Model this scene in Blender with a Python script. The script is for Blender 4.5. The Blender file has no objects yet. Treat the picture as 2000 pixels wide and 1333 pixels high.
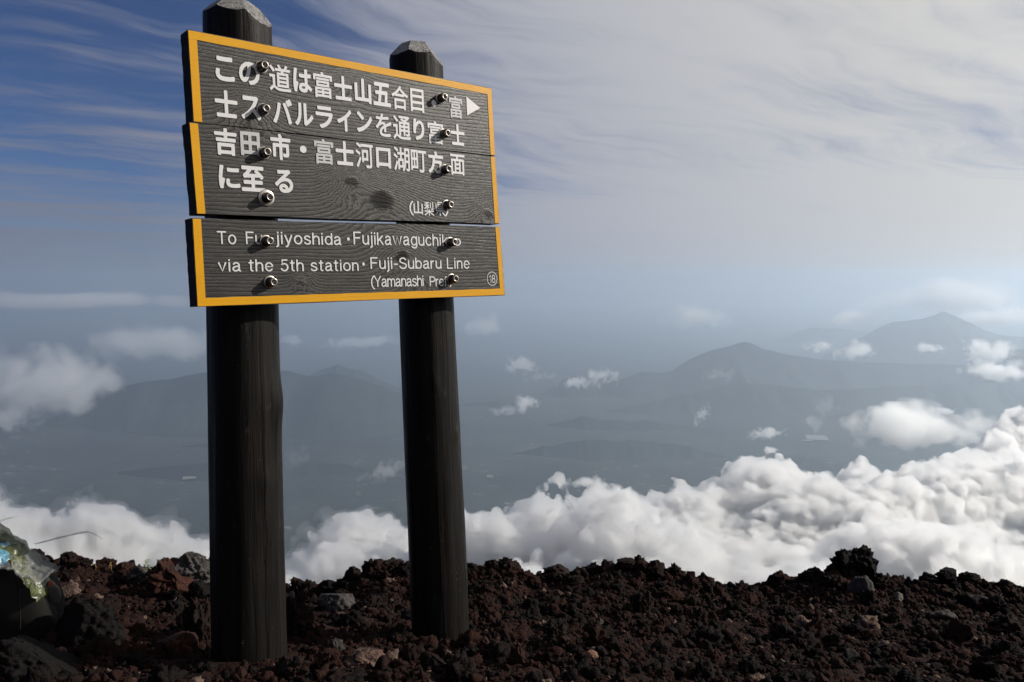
import bpy, bmesh, math, random
import numpy as np
from mathutils import Vector, Matrix

# ------------------------------------------------------------------ camera, sun, sky, exposure
SC = bpy.context.scene
COL = SC.collection
R = math.radians
SUN_AZ, SUN_EL = 80.0, 27.0            # clockwise from straight ahead, above the horizon
PITCH = 4.29                           # camera looks this much below the horizon
FPX = 1622.0                           # focal length in pixels of a 2000 px wide picture
cam = bpy.data.cameras.new('camera')
cam.sensor_width = 36.0
cam.lens = FPX / 2000.0 * 36.0
cam.clip_start, cam.clip_end = 0.05, 200000.0
camo = bpy.data.objects.new('camera', cam)
camo.rotation_euler = (R(90 - PITCH), 0, 0)
COL.objects.link(camo)
SC.camera = camo

sun = bpy.data.lights.new('sun', 'SUN')
sun.energy = 5.0
sun.angle = R(0.5)
sun.color = (1.0, 0.93, 0.82)
suno = bpy.data.objects.new('sun', sun)
SUNV = Vector((math.sin(R(SUN_AZ)) * math.cos(R(SUN_EL)), math.cos(R(SUN_AZ)) * math.cos(R(SUN_EL)), math.sin(R(SUN_EL))))
suno.rotation_euler = SUNV.to_track_quat('Z', 'Y').to_euler()
COL.objects.link(suno)

SC.view_settings.view_transform = 'Standard'
SC.view_settings.look = 'None'
SC.view_settings.exposure = 0.3
SC.view_settings.gamma = 1.0
cy = SC.cycles
cy.max_bounces = 12
cy.diffuse_bounces = 3
cy.glossy_bounces = 3
cy.transmission_bounces = 4
cy.volume_bounces = 10
cy.transparent_max_bounces = 48
cy.sample_clamp_indirect = 6.0
cy.use_denoising = True


class NT:                               # a small helper for node trees
    def __init__(self, tree):
        self.t = tree
        tree.nodes.clear()

    def n(self, kind, **kw):
        nd = self.t.nodes.new(kind)
        ins = kw.pop('ins', {})
        for k, v in kw.items():
            setattr(nd, k, v)
        for k, v in ins.items():
            self.set(nd, k, v)
        return nd

    def set(self, nd, k, v):
        sock = nd.inputs[k]
        if isinstance(v, bpy.types.NodeSocket):
            self.t.links.new(v, sock)
        else:
            sock.default_value = v

    def math(self, op, a, b=None, c=None, clamp=False):
        nd = self.t.nodes.new('ShaderNodeMath')
        nd.operation = op
        nd.use_clamp = clamp
        for i, v in enumerate((a, b, c)):
            if v is not None:
                self.set(nd, i, v)
        return nd.outputs[0]

    def vmath(self, op, a, b=None, out=0):
        nd = self.t.nodes.new('ShaderNodeVectorMath')
        nd.operation = op
        self.set(nd, 0, a)
        if b is not None:
            self.set(nd, 1, b)
        return nd.outputs[out]

    def mapping(self, vec, loc=(0, 0, 0), rot=(0, 0, 0), scale=(1, 1, 1)):
        return self.n('ShaderNodeMapping', ins={'Vector': vec, 'Location': loc, 'Rotation': rot, 'Scale': scale}).outputs[0]

    def noise(self, vec, scale, detail=4, rough=0.5, dist=0.0, out='Fac'):
        return self.n('ShaderNodeTexNoise', ins={'Vector': vec, 'Scale': scale, 'Detail': detail, 'Roughness': rough, 'Distortion': dist}).outputs[out]

    def ramp(self, fac, stops, interp='LINEAR'):
        nd = self.t.nodes.new('ShaderNodeValToRGB')
        self.set(nd, 0, fac)
        cr = nd.color_ramp
        cr.interpolation = interp
        while len(cr.elements) < len(stops):
            cr.elements.new(0.5)
        for e, (p, c) in zip(cr.elements, stops):
            e.position = p
            e.color = (c, c, c, 1) if isinstance(c, (int, float)) else (*c, 1)
        return nd.outputs[0]

    def mix(self, fac, a, b, mode='MIX'):
        nd = self.t.nodes.new('ShaderNodeMix')
        nd.data_type = 'RGBA'
        nd.blend_type = mode
        for k, v in ((0, fac), (6, a), (7, b)):
            if isinstance(v, tuple) and len(v) == 3:
                v = (*v, 1)
            self.set(nd, k, v)
        return nd.outputs[2]

    def rng(self, v, a, b, c=0.0, d=1.0, smooth=False):
        nd = self.t.nodes.new('ShaderNodeMapRange')
        if smooth:
            nd.interpolation_type = 'SMOOTHSTEP'
        for k, x in enumerate((v, a, b, c, d)):
            self.set(nd, k, x)
        return nd.outputs[0]


world = bpy.data.worlds.new('World')
SC.world = world
world.use_nodes = True
w = NT(world.node_tree)
tc = w.n('ShaderNodeTexCoord').outputs['Generated']
sep = w.n('ShaderNodeSeparateXYZ', ins={0: tc})
zc = w.math('MAXIMUM', sep.outputs[2], 0.012)
dirv = w.vmath('NORMALIZE', w.n('ShaderNodeCombineXYZ', ins={0: sep.outputs[0], 1: sep.outputs[1], 2: zc}).outputs[0])
sky = w.n('ShaderNodeTexSky', sky_type='NISHITA', sun_disc=False, sun_elevation=R(SUN_EL), sun_rotation=R(SUN_AZ),
          altitude=2900.0, air_density=1.0, dust_density=0.6, ozone_density=1.6, ins={'Vector': dirv}).outputs[0]
sky = w.mix(1.0, sky, (0.50, 0.66, 1.0), 'MULTIPLY')
# high thin cirrus: streaked noise on a sheet far above, thicker towards the sun's side
zz = w.math('ADD', zc, 0.10)
sheet = w.n('ShaderNodeCombineXYZ', ins={0: w.math('DIVIDE', sep.outputs[0], zz), 1: w.math('DIVIDE', sep.outputs[1], zz), 2: 0.0}).outputs[0]
warp = w.noise(w.mapping(sheet, scale=(0.8, 0.8, 1)), 1.0, 4, 0.5, out='Color')
wsh = w.vmath('ADD', sheet, w.vmath('MULTIPLY', w.vmath('SUBTRACT', warp, (0.5, 0.5, 0.5)), (1.1, 0.9, 0)))
strA = w.mapping(w.mapping(wsh, rot=(0, 0, R(-30))), scale=(0.6, 3.6, 1))
strB = w.mapping(w.mapping(wsh, loc=(3.1, 1.7, 0), rot=(0, 0, R(-38))), scale=(1.6, 9.0, 1))
st1 = w.noise(strA, 1.0, 10, 0.58)
st2 = w.noise(strB, 1.0, 9, 0.60)
big = w.noise(w.mapping(w.mapping(sheet, loc=(1.3, 0.4, 0), rot=(0, 0, R(-25))), scale=(0.5, 1.3, 1)), 1.0, 3, 0.55)
base = w.rng(sep.outputs[0], -0.44, 0.12, 0.24, 0.90, True)
strk = w.math('ADD', w.math('ADD', w.math('MULTIPLY', st1, 1.7), w.math('MULTIPLY', st2, 0.9)), w.math('MULTIPLY', big, 1.7))
strk = w.math('SUBTRACT', strk, 2.15)
veil = w.math('ADD', base, w.math('MULTIPLY', strk, w.math('SUBTRACT', 1.5, base)))
lowt = w.rng(sep.outputs[2], 0.0, 0.13, 1.0, 0.0, True)             # near the horizon the sheet is seen edge on
veil = w.math('ADD', veil, w.math('MULTIPLY', lowt, 0.72))
veil = w.rng(veil, 0.03, 1.05, 0.0, 0.96, True)
glow = w.vmath('DOT_PRODUCT', tc, tuple(SUNV), out=1)
bright = w.rng(glow, -0.2, 0.72, 4.2, 12.4)
tint = w.mix(w.rng(glow, -0.2, 0.6), (0.76, 0.84, 1.14), (1.0, 0.985, 0.955))
cirrus = w.mix(1.0, tint, w.n('ShaderNodeCombineXYZ', ins={0: bright, 1: bright, 2: bright}).outputs[0], 'MULTIPLY')
skyc = w.mix(veil, sky, cirrus)
bg = w.n('ShaderNodeBackground', ins={'Color': skyc, 'Strength': 0.046})
w.n('ShaderNodeOutputWorld', ins={'Surface': bg.outputs[0]})


# ------------------------------------------------------------------ numpy noise
def _hash(i, j, k, seed):
    h = (i * 374761393 + j * 668265263 + k * 2147483647 + seed * 974634777) & 0xFFFFFFFF
    h = ((h ^ (h >> 13)) * 1274126177) & 0xFFFFFFFF
    h = ((h ^ (h >> 16)) * 2246822519) & 0xFFFFFFFF
    return ((h ^ (h >> 15)) & 0xFFFF) / 32767.5 - 1.0


def pnoise(P, seed=0):                   # smooth value noise, P is (N,3), result about -1..1
    P = np.asarray(P, float)
    F = np.floor(P).astype(np.int64)
    f = P - F
    f = f * f * f * (f * (f * 6 - 15) + 10)
    out = np.zeros(len(P))
    for a in (0, 1):
        wa = f[:, 0] if a else 1 - f[:, 0]
        for b in (0, 1):
            wb = f[:, 1] if b else 1 - f[:, 1]
            for c in (0, 1):
                wc = f[:, 2] if c else 1 - f[:, 2]
                out += wa * wb * wc * _hash(F[:, 0] + a, F[:, 1] + b, F[:, 2] + c, seed)
    return out


def fbm(P, seed=0, octaves=4, gain=0.5):
    P = np.asarray(P, float)
    s, a = np.zeros(len(P)), 1.0
    for o in range(octaves):
        s += a * pnoise(P * 2.03 ** o + 17.3 * o, seed + o)
        a *= gain
    return s


def _bsp(n, cell):                       # cubic B-spline weights from a lattice to n samples
    m = int(n / cell) + 5
    W = np.zeros((n, m))
    x = np.arange(n) / cell + 1.0
    i = np.floor(x).astype(int)
    t = x - i
    r = np.arange(n)
    W[r, i - 1] += (1 - t) ** 3 / 6
    W[r, i] += (3 * t ** 3 - 6 * t ** 2 + 4) / 6
    W[r, i + 1] += (-3 * t ** 3 + 3 * t ** 2 + 3 * t + 1) / 6
    W[r, i + 2] += t ** 3 / 6
    return W


def lattice(shape, cells, seed):         # smooth random field over a box of samples
    Ws = [_bsp(n, c) for n, c in zip(shape, cells)]
    L = np.random.RandomState(seed).uniform(-1, 1, [W.shape[1] for W in Ws]) * 2.2
    A = np.tensordot(Ws[0], L, (1, 0))
    A = np.einsum('jb,abc->ajc', Ws[1], A, optimize=True)
    return np.einsum('kc,ajc->ajk', Ws[2], A, optimize=True)


def surface_nets(F, origin, h):          # closed quad mesh round the cells where F > 0
    S = F > 0
    nx, ny, nz = F.shape
    cs = (nx - 1, ny - 1, nz - 1)
    cor = [(a, b, c) for a in (0, 1) for b in (0, 1) for c in (0, 1)]
    sl = lambda A, o: A[o[0]:o[0] + cs[0], o[1]:o[1] + cs[1], o[2]:o[2] + cs[2]]
    cnt = sum(sl(S, o).astype(np.int8) for o in cor)
    idx = np.argwhere((cnt > 0) & (cnt < 8))
    ids = -np.ones(cs, np.int64)
    ids[tuple(idx.T)] = np.arange(len(idx))
    acc, num = np.zeros((len(idx), 3)), np.zeros(len(idx))
    for a in cor:
        for ax in range(3):
            if a[ax]:
                continue
            b = tuple(v + (1 if q == ax else 0) for q, v in enumerate(a))
            fa = F[tuple((idx + a).T)]
            fb = F[tuple((idx + b).T)]
            cr = (fa > 0) != (fb > 0)
            t = np.where(cr, fa / np.where(cr, fa - fb, 1), 0)
            p = np.array(a, float)[None, :].repeat(len(idx), 0)
            p[:, ax] += t
            acc[cr] += p[cr]
            num[cr] += 1
    V = (idx + acc / np.maximum(num, 1)[:, None]) * np.asarray(h) + np.asarray(origin)
    Q = []
    for ax in range(3):
        u, v = (ax + 1) % 3, (ax + 2) % 3
        lo = [slice(1, -1)] * 3
        lo[ax] = slice(0, -1)
        hi = list(lo)
        hi[ax] = slice(1, None)
        A, B = S[tuple(lo)], S[tuple(hi)]
        e = np.argwhere(A != B)
        sgn = A[tuple(e.T)]
        off = np.array([1, 1, 1])
        off[ax] = 0
        e = e + off
        ring = []
        for du, dv in ((0, 0), (-1, 0), (-1, -1), (0, -1)):
            q = e.copy()
            q[:, u] += du
            q[:, v] += dv
            ring.append(ids[tuple(q.T)])
        q = np.stack(ring, 1)
        q[~sgn] = q[~sgn][:, ::-1]
        Q.append(q)
    return V, np.concatenate(Q)


# ------------------------------------------------------------------ object helpers
def mesh_np(name, V, F, smooth=True):
    V = np.asarray(V, np.float32)
    F = np.asarray(F, np.int32)
    me = bpy.data.meshes.new(name)
    k = F.shape[1]
    me.vertices.add(len(V))
    me.vertices.foreach_set('co', V.ravel())
    me.loops.add(F.size)
    me.loops.foreach_set('vertex_index', F.ravel())
    me.polygons.add(len(F))
    me.polygons.foreach_set('loop_start', np.arange(0, F.size, k, dtype=np.int32))
    me.polygons.foreach_set('loop_total', np.full(len(F), k, np.int32))
    me.polygons.foreach_set('use_smooth', np.full(len(F), smooth))
    me.update(calc_edges=True)
    me.validate()
    return me


def link(name, me, mat=None, parent=None, loc=None):
    o = bpy.data.objects.new(name, me)
    COL.objects.link(o)
    if mat is not None and me is not None:
        me.materials.append(mat)
    if parent is not None:
        o.parent = parent
    if loc is not None:
        o.location = loc
    return o


def tag(o, label, cat, group=None):
    o['label'], o['category'] = label, cat
    if group:
        o['group'] = group
    return o


def struct(o, kind='structure'):
    o['kind'] = kind
    return o


def from_bm(name, bm, mat, parent=None, smooth=False, loc=None):
    me = bpy.data.meshes.new(name)
    bm.normal_update()
    bm.to_mesh(me)
    bm.free()
    if smooth:
        me.polygons.foreach_set('use_smooth', np.ones(len(me.polygons), bool))
    return link(name, me, mat, parent, loc)


def mat_new(name):
    m = bpy.data.materials.new(name)
    m.use_nodes = True
    return m, NT(m.node_tree)


def finish(nt, bsdf):
    nt.n('ShaderNodeOutputMaterial', ins={'Surface': bsdf.outputs[0]})


def volume_mat(name, color, density, aniso):
    m, nt = mat_new(name)
    v = nt.n('ShaderNodeVolumePrincipled', ins={'Color': (*color, 1), 'Density': density, 'Anisotropy': aniso})
    v.inputs['Density Attribute'].default_value = ''
    nt.n('ShaderNodeOutputMaterial', ins={'Volume': v.outputs[0]})
    m.cycles.homogeneous_volume = True
    return m


_cp, _sp = math.cos(R(PITCH)), math.sin(R(PITCH))


def ray(px, py):                          # direction through a pixel of the 2000 x 1333 photograph
    a, b = (px - 1000.0) / FPX, (py - 666.5) / FPX
    return np.array([a, _cp - b * _sp, -_sp - b * _cp])


def at(px, py, Y):                        # the world point seen there at the depth Y
    d = ray(px, py)
    return d * (Y / d[1])


def sstep(a, b, x):
    t = np.clip((x - a) / (b - a), 0, 1)
    return t * t * (3 - 2 * t)
# ------------------------------------------------------------------ far setting: valley, mountains, haze
FLOOR = -2100.0
HAZE = 6.4e-5

m_far, nt = mat_new('far_land')
gp = nt.n('ShaderNodeNewGeometry').outputs['Position']
n1 = nt.noise(nt.mapping(gp, scale=(0.0011, 0.0011, 0.0011)), 1.0, 5, 0.6)
n2 = nt.noise(nt.mapping(gp, scale=(0.009, 0.009, 0.009)), 1.0, 4, 0.6)
land = nt.mix(nt.rng(n1, 0.42, 0.62), (0.014, 0.020, 0.020), (0.030, 0.038, 0.033))
land = nt.mix(nt.rng(n2, 0.56, 0.70, 0, 0.5), land, (0.09, 0.095, 0.08))
land = nt.mix(nt.math('MULTIPLY', nt.rng(nt.noise(nt.mapping(gp, scale=(0.007, 0.011, 0.007)), 1.0, 5, 0.75), 0.60, 0.66), nt.rng(n1, 0.46, 0.56)), land, (0.26, 0.255, 0.235))
finish(nt, nt.n('ShaderNodeBsdfPrincipled', ins={'Base Color': land, 'Roughness': 0.95, 'Specular IOR Level': 0.1}))

m_forest, nt = mat_new('forested_slope')
gp = nt.n('ShaderNodeNewGeometry').outputs['Position']
n1 = nt.noise(nt.mapping(gp, scale=(0.004, 0.004, 0.004)), 1.0, 5, 0.6)
fol = nt.mix(n1, (0.012, 0.019, 0.018), (0.028, 0.037, 0.032))
finish(nt, nt.n('ShaderNodeBsdfPrincipled', ins={'Base Color': fol, 'Roughness': 0.95, 'Specular IOR Level': 0.1}))


def grid_mesh(name, X, Y, Z, mat):
    nx, ny = X.shape
    V = np.stack([X.ravel(), Y.ravel(), Z.ravel()], 1)
    i = np.arange(nx * ny).reshape(nx, ny)
    F = np.stack([i[:-1, :-1].ravel(), i[1:, :-1].ravel(), i[1:, 1:].ravel(), i[:-1, 1:].ravel()], 1)
    return link(name, mesh_np(name, V, F), mat)


# valley floor, flat out to the end of the air
vx, vy = np.meshgrid(np.linspace(-46000, 46000, 93), np.linspace(2600, 62000, 80), indexing='ij')
vz = FLOOR + 8 * fbm(np.stack([vx.ravel() / 3000, vy.ravel() / 3000, vx.ravel() * 0], 1), 5, 3).reshape(vx.shape)
struct(grid_mesh('valley', vx, vy, vz, m_far))


def mountain(name, Y0, pts, width=1.9, seed=1, spur=0.62):
    P = np.array([at(x, y, Y0) for x, y in pts])
    x = np.linspace(P[0, 0], P[-1, 0], 220)
    crest = np.interp(x, P[:, 0], P[:, 2])
    step = (P[-1, 0] - P[0, 0]) / 220
    for _ in range(2):
        crest[1:-1] = 0.25 * crest[:-2] + 0.5 * crest[1:-1] + 0.25 * crest[2:]
    crest += 14 * fbm(np.stack([x / 210, x * 0, x * 0 + seed], 1), seed, 4, 0.55)
    rise = np.maximum(crest - FLOOR, 0)
    t = np.linspace(-1, 1, 121)
    t = np.sign(t) * np.abs(t) ** 1.3
    W = rise.max() * width
    X = x[:, None] + 0 * t[None]
    D = t[None] * W + 0 * X
    q = np.stack([X.ravel() / 620, D.ravel() / 2600, 0 * X.ravel() + seed], 1)
    rid = (1 - np.abs(fbm(q, seed + 9, 4, 0.5))).reshape(X.shape)
    a = np.abs(D) / np.maximum(rise[:, None] * width, 1)
    prof = np.clip(1 - a, 0, 1) ** 1.15
    fade = np.clip(np.abs(D) / 350, 0, 1)
    Z = FLOOR - 30 + (rise[:, None] + 30) * prof * (1 - spur * fade * (1 - prof * 0.5) * np.clip(1.0 - rid, 0, 1))
    bend = 500 * pnoise(np.stack([x / 1700, x * 0, x * 0], 1), seed + 3)
    o = grid_mesh(name, X, Y0 + D + bend[:, None] * 0.6, Z, m_forest)
    return struct(o)


mountain('mountain', 12000, [(-420, 840), (-300, 800), (-150, 785), (0, 790), (120, 775), (200, 763), (300, 745), (400, 731), (480, 736), (560, 724), (600, 738), (660, 729), (700, 736), (780, 762), (850, 800), (950, 840), (1040, 870)], seed=2)
mountain('mountain', 14500, [(520, 770), (600, 733), (655, 714), (700, 728), (800, 770)], seed=4)
mountain('mountain', 31000, [(430, 740), (540, 690), (600, 660), (635, 646), (690, 664), (760, 690), (880, 735)], seed=6)
mountain('mountain', 15000, [(900, 860), (1000, 806), (1050, 777), (1100, 741), (1130, 733), (1170, 753), (1200, 748), (1265, 726), (1290, 732), (1310, 730), (1350, 706), (1390, 688), (1430, 680), (1460, 667), (1490, 681), (1530, 693), (1600, 703), (1700, 710), (1850, 712), (2000, 705), (2150, 700), (2400, 780)], seed=8)
mountain('mountain', 11800, [(880, 890), (1000, 850), (1060, 832), (1110, 816), (1135, 810), (1180, 817), (1260, 815), (1350, 832), (1450, 852), (1600, 890)], seed=10)
mountain('mountain', 21000, [(1080, 790), (1180, 745), (1240, 720), (1310, 718), (1420, 745)], seed=12)
mountain('mountain', 20000, [(1520, 745), (1620, 690), (1690, 660), (1720, 641), (1745, 629), (1790, 624), (1842, 609), (1870, 621), (1920, 640), (1960, 655), (2050, 665), (2250, 700), (2400, 740)], seed=14)
mountain('mountain', 27000, [(1380, 705), (1480, 680), (1530, 662), (1580, 640), (1640, 642), (1720, 652), (1850, 680)], seed=16)
mountain('mountain', 13500, [(1880, 790), (1930, 720), (1965, 693), (2000, 684), (2080, 690), (2250, 760)], seed=18)
mountain('mountain', 10300, [(-60, 960), (120, 928), (200, 905), (300, 884), (400, 866), (560, 858), (700, 878), (850, 915)], seed=20)

# lower foothills that run down from the ranges into the valley
mountain('hills', 9000, [(-200, 985), (60, 950), (200, 925), (330, 905), (470, 893), (600, 897), (720, 915), (840, 945), (900, 965)], 2.6, 22)
mountain('hills', 9600, [(820, 930), (960, 904), (1060, 880), (1150, 868), (1250, 868), (1350, 880), (1440, 896), (1520, 915)], 2.8, 24)
mountain('hills', 12400, [(1280, 860), (1400, 832), (1540, 814), (1680, 804), (1820, 798), (1960, 804), (2100, 818), (2300, 860)], 1.8, 26)
mountain('hills', 13200, [(1180, 800), (1330, 772), (1460, 750), (1600, 758), (1760, 752), (1900, 748), (2060, 752), (2250, 790)], 2.4, 28)
mountain('hills', 13800, [(760, 812), (860, 790), (960, 782), (1060, 790), (1150, 806)], 2.6, 30)

# the volcano's own flank: from the lip of the path down to the valley
LIP = 4.8
fx = np.concatenate([np.linspace(-9000, -60, 60), np.linspace(-50, 50, 41), np.linspace(60, 9000, 60)])
fy = np.concatenate([np.linspace(-30, 5, 36), np.linspace(5.3, 40, 40), np.geomspace(42, 7000, 70)])
X, Y = np.meshgrid(fx, fy, indexing='ij')
s = np.maximum(Y - 5.4, 0)
Z = -1.40 - 0.23 * (np.minimum(Y, 5.4) - 2.95) - 0.45
Z = Z - np.where(s < 1500, 0.70 * s, 1050 + (s - 1500) * 0.24)
Z = np.maximum(Z, FLOOR - 60) + np.clip(s, 0, 400) / 400 * 25 * fbm(np.stack([X.ravel() / 300, Y.ravel() / 300, X.ravel() * 0], 1), 31, 3).reshape(X.shape)
m_flank, nt = mat_new('volcano_flank')
gp = nt.n('ShaderNodeNewGeometry').outputs['Position']
finish(nt, nt.n('ShaderNodeBsdfPrincipled', ins={'Base Color': nt.mix(nt.noise(gp, 0.05, 6, 0.6), (0.03, 0.022, 0.02), (0.07, 0.045, 0.036)), 'Roughness': 0.95}))
struct(grid_mesh('mountainside', X, Y, Z, m_flank))

# pale roofs on the valley floor
m_roof, nt = mat_new('pale_roof')
gp = nt.n('ShaderNodeTexCoord').outputs['Object']
finish(nt, nt.n('ShaderNodeBsdfPrincipled', ins={'Base Color': nt.mix(nt.noise(gp, 0.05, 3), (0.16, 0.156, 0.14), (0.22, 0.214, 0.195)), 'Roughness': 0.7}))
m_hallwall, nt = mat_new('hall_wall')
gp = nt.n('ShaderNodeTexCoord').outputs['Object']
finish(nt, nt.n('ShaderNodeBsdfPrincipled', ins={'Base Color': nt.mix(nt.noise(gp, 0.2, 3), (0.10, 0.10, 0.10), (0.14, 0.14, 0.13)), 'Roughness': 0.8}))


def hall(px, py, lx, ly, rz, label):
    d = ray(px, py)
    p = d * ((FLOOR + 18) / d[2])
    root = tag(link('warehouse', None, loc=(p[0], p[1], FLOOR + 4)), label, 'warehouse', 'pale roofs in the valley')
    root.rotation_euler = (0, 0, rz)
    hx, hy = lx / 2, ly / 2
    bm = bmesh.new()
    lo = [bm.verts.new((x * hx, y * hy, 0)) for x, y in ((-1, -1), (1, -1), (1, 1), (-1, 1))]
    hi = [bm.verts.new((x * hx, y * hy, 15)) for x, y in ((-1, -1), (1, -1), (1, 1), (-1, 1))]
    for i in range(4):
        bm.faces.new((lo[i], lo[(i + 1) % 4], hi[(i + 1) % 4], hi[i]))
    bm.faces.new(lo[::-1])
    from_bm('wall', bm, m_hallwall, root)
    bm = bmesh.new()
    e = [[bm.verts.new((x * hx * 1.02, y * hy * 1.02, z)) for x in (-1, 1)] for y, z in ((-1, 15.5), (0, 19), (1, 15.5))]
    b = [[bm.verts.new((x * hx * 1.02, y * hy * 1.02, 14.8)) for x in (-1, 1)] for y in (-1, 1)]
    bm.faces.new((e[0][0], e[0][1], e[1][1], e[1][0]))
    bm.faces.new((e[1][0], e[1][1], e[2][1], e[2][0]))
    bm.faces.new((b[0][0], b[1][0], b[1][1], b[0][1]))
    bm.faces.new((b[0][0], b[0][1], e[0][1], e[0][0]))
    bm.faces.new((b[1][0], e[2][0], e[2][1], b[1][1]))
    bm.faces.new((b[0][0], e[0][0], e[1][0], e[2][0], b[1][0]))
    bm.faces.new((b[0][1], b[1][1], e[2][1], e[1][1], e[0][1]))
    from_bm('roof', bm, m_roof, root)
    return root


hall(1595, 855, 260, 330, R(-14), 'largest pale hall roof on the valley floor, left of the long grey-white cloud')
hall(1577, 861, 120, 70, R(-14), 'small pale hall in front of the largest bright roof on the valley floor')
hall(370, 932, 130, 150, R(20), 'bright pale hall roof on the valley floor just left of the thick left post')
hall(956, 931, 60, 70, R(10), 'tiny pale hall on the valley floor just right of the thinner right post')

# ------------------------------------------------------------------ clouds: closed bodies of scattering air


def fbm_box(shape, h, sizes, amps, seed, billow):
    A = np.zeros(shape)
    for q, (sz, am) in enumerate(zip(sizes, amps)):
        n = lattice(shape, [max(sz / v, 1.6) for v in h], seed + 11 * q)
        A += am * ((np.abs(n) * 2 - 0.75) if billow[q] else n)
    return A


hx = (7.6, 7.6, 7.0)
ox = np.array([-2700.0, 950.0, -960.0])
shape = (800, 450, 64)
gx = ox[0] + hx[0] * np.arange(shape[0])
gy = ox[1] + hx[1] * np.arange(shape[1])
gz_ = ox[2] + hx[2] * np.arange(shape[2])
# far edge of the sea as the photograph shows it: column -> row, at the height of its top
edge_px = np.array([(-700, 960), (-300, 985), (0, 990), (90, 992), (180, 972), (250, 996), (330, 992), (410, 1000), (480, 1000), (560, 1003), (650, 968), (730, 958), (800, 972), (860, 1000), (920, 992), (1000, 955), (1050, 938), (1090, 948), (1112, 992), (1150, 985), (1250, 955), (1350, 928), (1450, 902), (1520, 905), (1600, 905), (1690, 886), (1730, 910), (1770, 895), (1850, 872), (1920, 845), (1960, 825), (2050, 815), (2300, 790), (2700, 800)], float)
TOPZ = -690.0
ew = np.array([ray(x, y) * (TOPZ / ray(x, y)[2]) for x, y in edge_px])
eaz = ew[:, 0] / ew[:, 1]
er = np.hypot(ew[:, 0], ew[:, 1])
GX, GY = np.meshgrid(gx, gy, indexing='ij')
reach = np.interp(GX / GY, eaz, er)
inside = reach - np.hypot(GX, GY)
top = TOPZ - 40 + 70 * sstep(0, 260, inside) - 240 * sstep(40, -260, inside) - 0.045 * np.clip(inside - 500, 0, None)
big = lattice((shape[0], shape[1], 1), [36, 30, 4], 71)[:, :, 0]
top = top + 62 * big * sstep(-50, 400, inside)
F = top[:, :, None] - gz_[None, None, :]
F = F + fbm_box(shape, hx, (420, 210, 105, 56, 30), (80, 60, 30, 17, 13), 100, (1, 1, 0, 1, 0)) * (0.55 + 0.45 * sstep(0, 600, inside))[:, :, None]
left = sstep(0.12, -0.30, GX / GY)[:, :, None]      # thin and broken away from the sun
gap = lattice(shape, (26, 20, 30), 77) + 0.5 * lattice(shape, (11, 10, 12), 78)
F = F - left * (56 + 46 * gap)
F = np.minimum(F, (inside[:, :, None] + 90) * 0.9)
fine = fbm_box(shape, hx, (150, 62, 30, 16), (14, 17, 17, 13), 300, (0, 0, 0, 0))
wall = gz_[None, None, :] - (ox[2] + 35)


def torn_vapour(density):
    # vapour torn into strands: the density itself varies through the cloud
    m, nt = mat_new('torn_vapour')
    gp = nt.n('ShaderNodeNewGeometry').outputs['Position']
    wp = nt.vmath('ADD', gp, nt.vmath('MULTIPLY', nt.vmath('SUBTRACT', nt.noise(gp, 0.011, 2, 0.5, out='Color'), (0.5, 0.5, 0.5)), (90.0, 90.0, 90.0)))
    a = nt.noise(nt.mapping(wp, scale=(0.024, 0.024, 0.018)), 1.0, 5, 0.70)
    d = nt.math('MULTIPLY', nt.rng(a, 0.45, 0.66), density)
    v = nt.n('ShaderNodeVolumePrincipled', ins={'Color': (0.966, 0.966, 0.970, 1), 'Density': d, 'Anisotropy': 0.72})
    v.inputs['Density Attribute'].default_value = ''
    nt.n('ShaderNodeOutputMaterial', ins={'Volume': v.outputs[0]})
    m.cycles.volume_step_rate = 0.042
    return m


def sea_layer(G, name, density, parent=None):
    G = np.minimum(G, wall)
    G[0], G[-1], G[:, 0], G[:, -1], G[:, :, 0], G[:, :, -1] = [-1.0] * 6
    V, Q = surface_nets(G, ox, hx)
    return link(name, mesh_np(name, V, Q), volume_mat('cloud_sea_vapour', (0.974, 0.974, 0.977), density, 0.74), parent)


sea = struct(tag(sea_layer(F + fine * (1.7 + 0.5 * left) + 6 - 4 * left, 'cloud_sea', 0.006), 'white billowing sea of clouds spread below the ridge', 'cloud sea'), 'stuff')
core = sea_layer(F + fine * 1.5 + 18 - 30 * left, 'cloud_core', 0.034, sea)
core.data.materials[0] = torn_vapour(0.15)
sea_layer(F + fine * 1.3 - 40 - 80 * left, 'dense_core', 0.10, sea)
del F, fine, wall, gap


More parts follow.
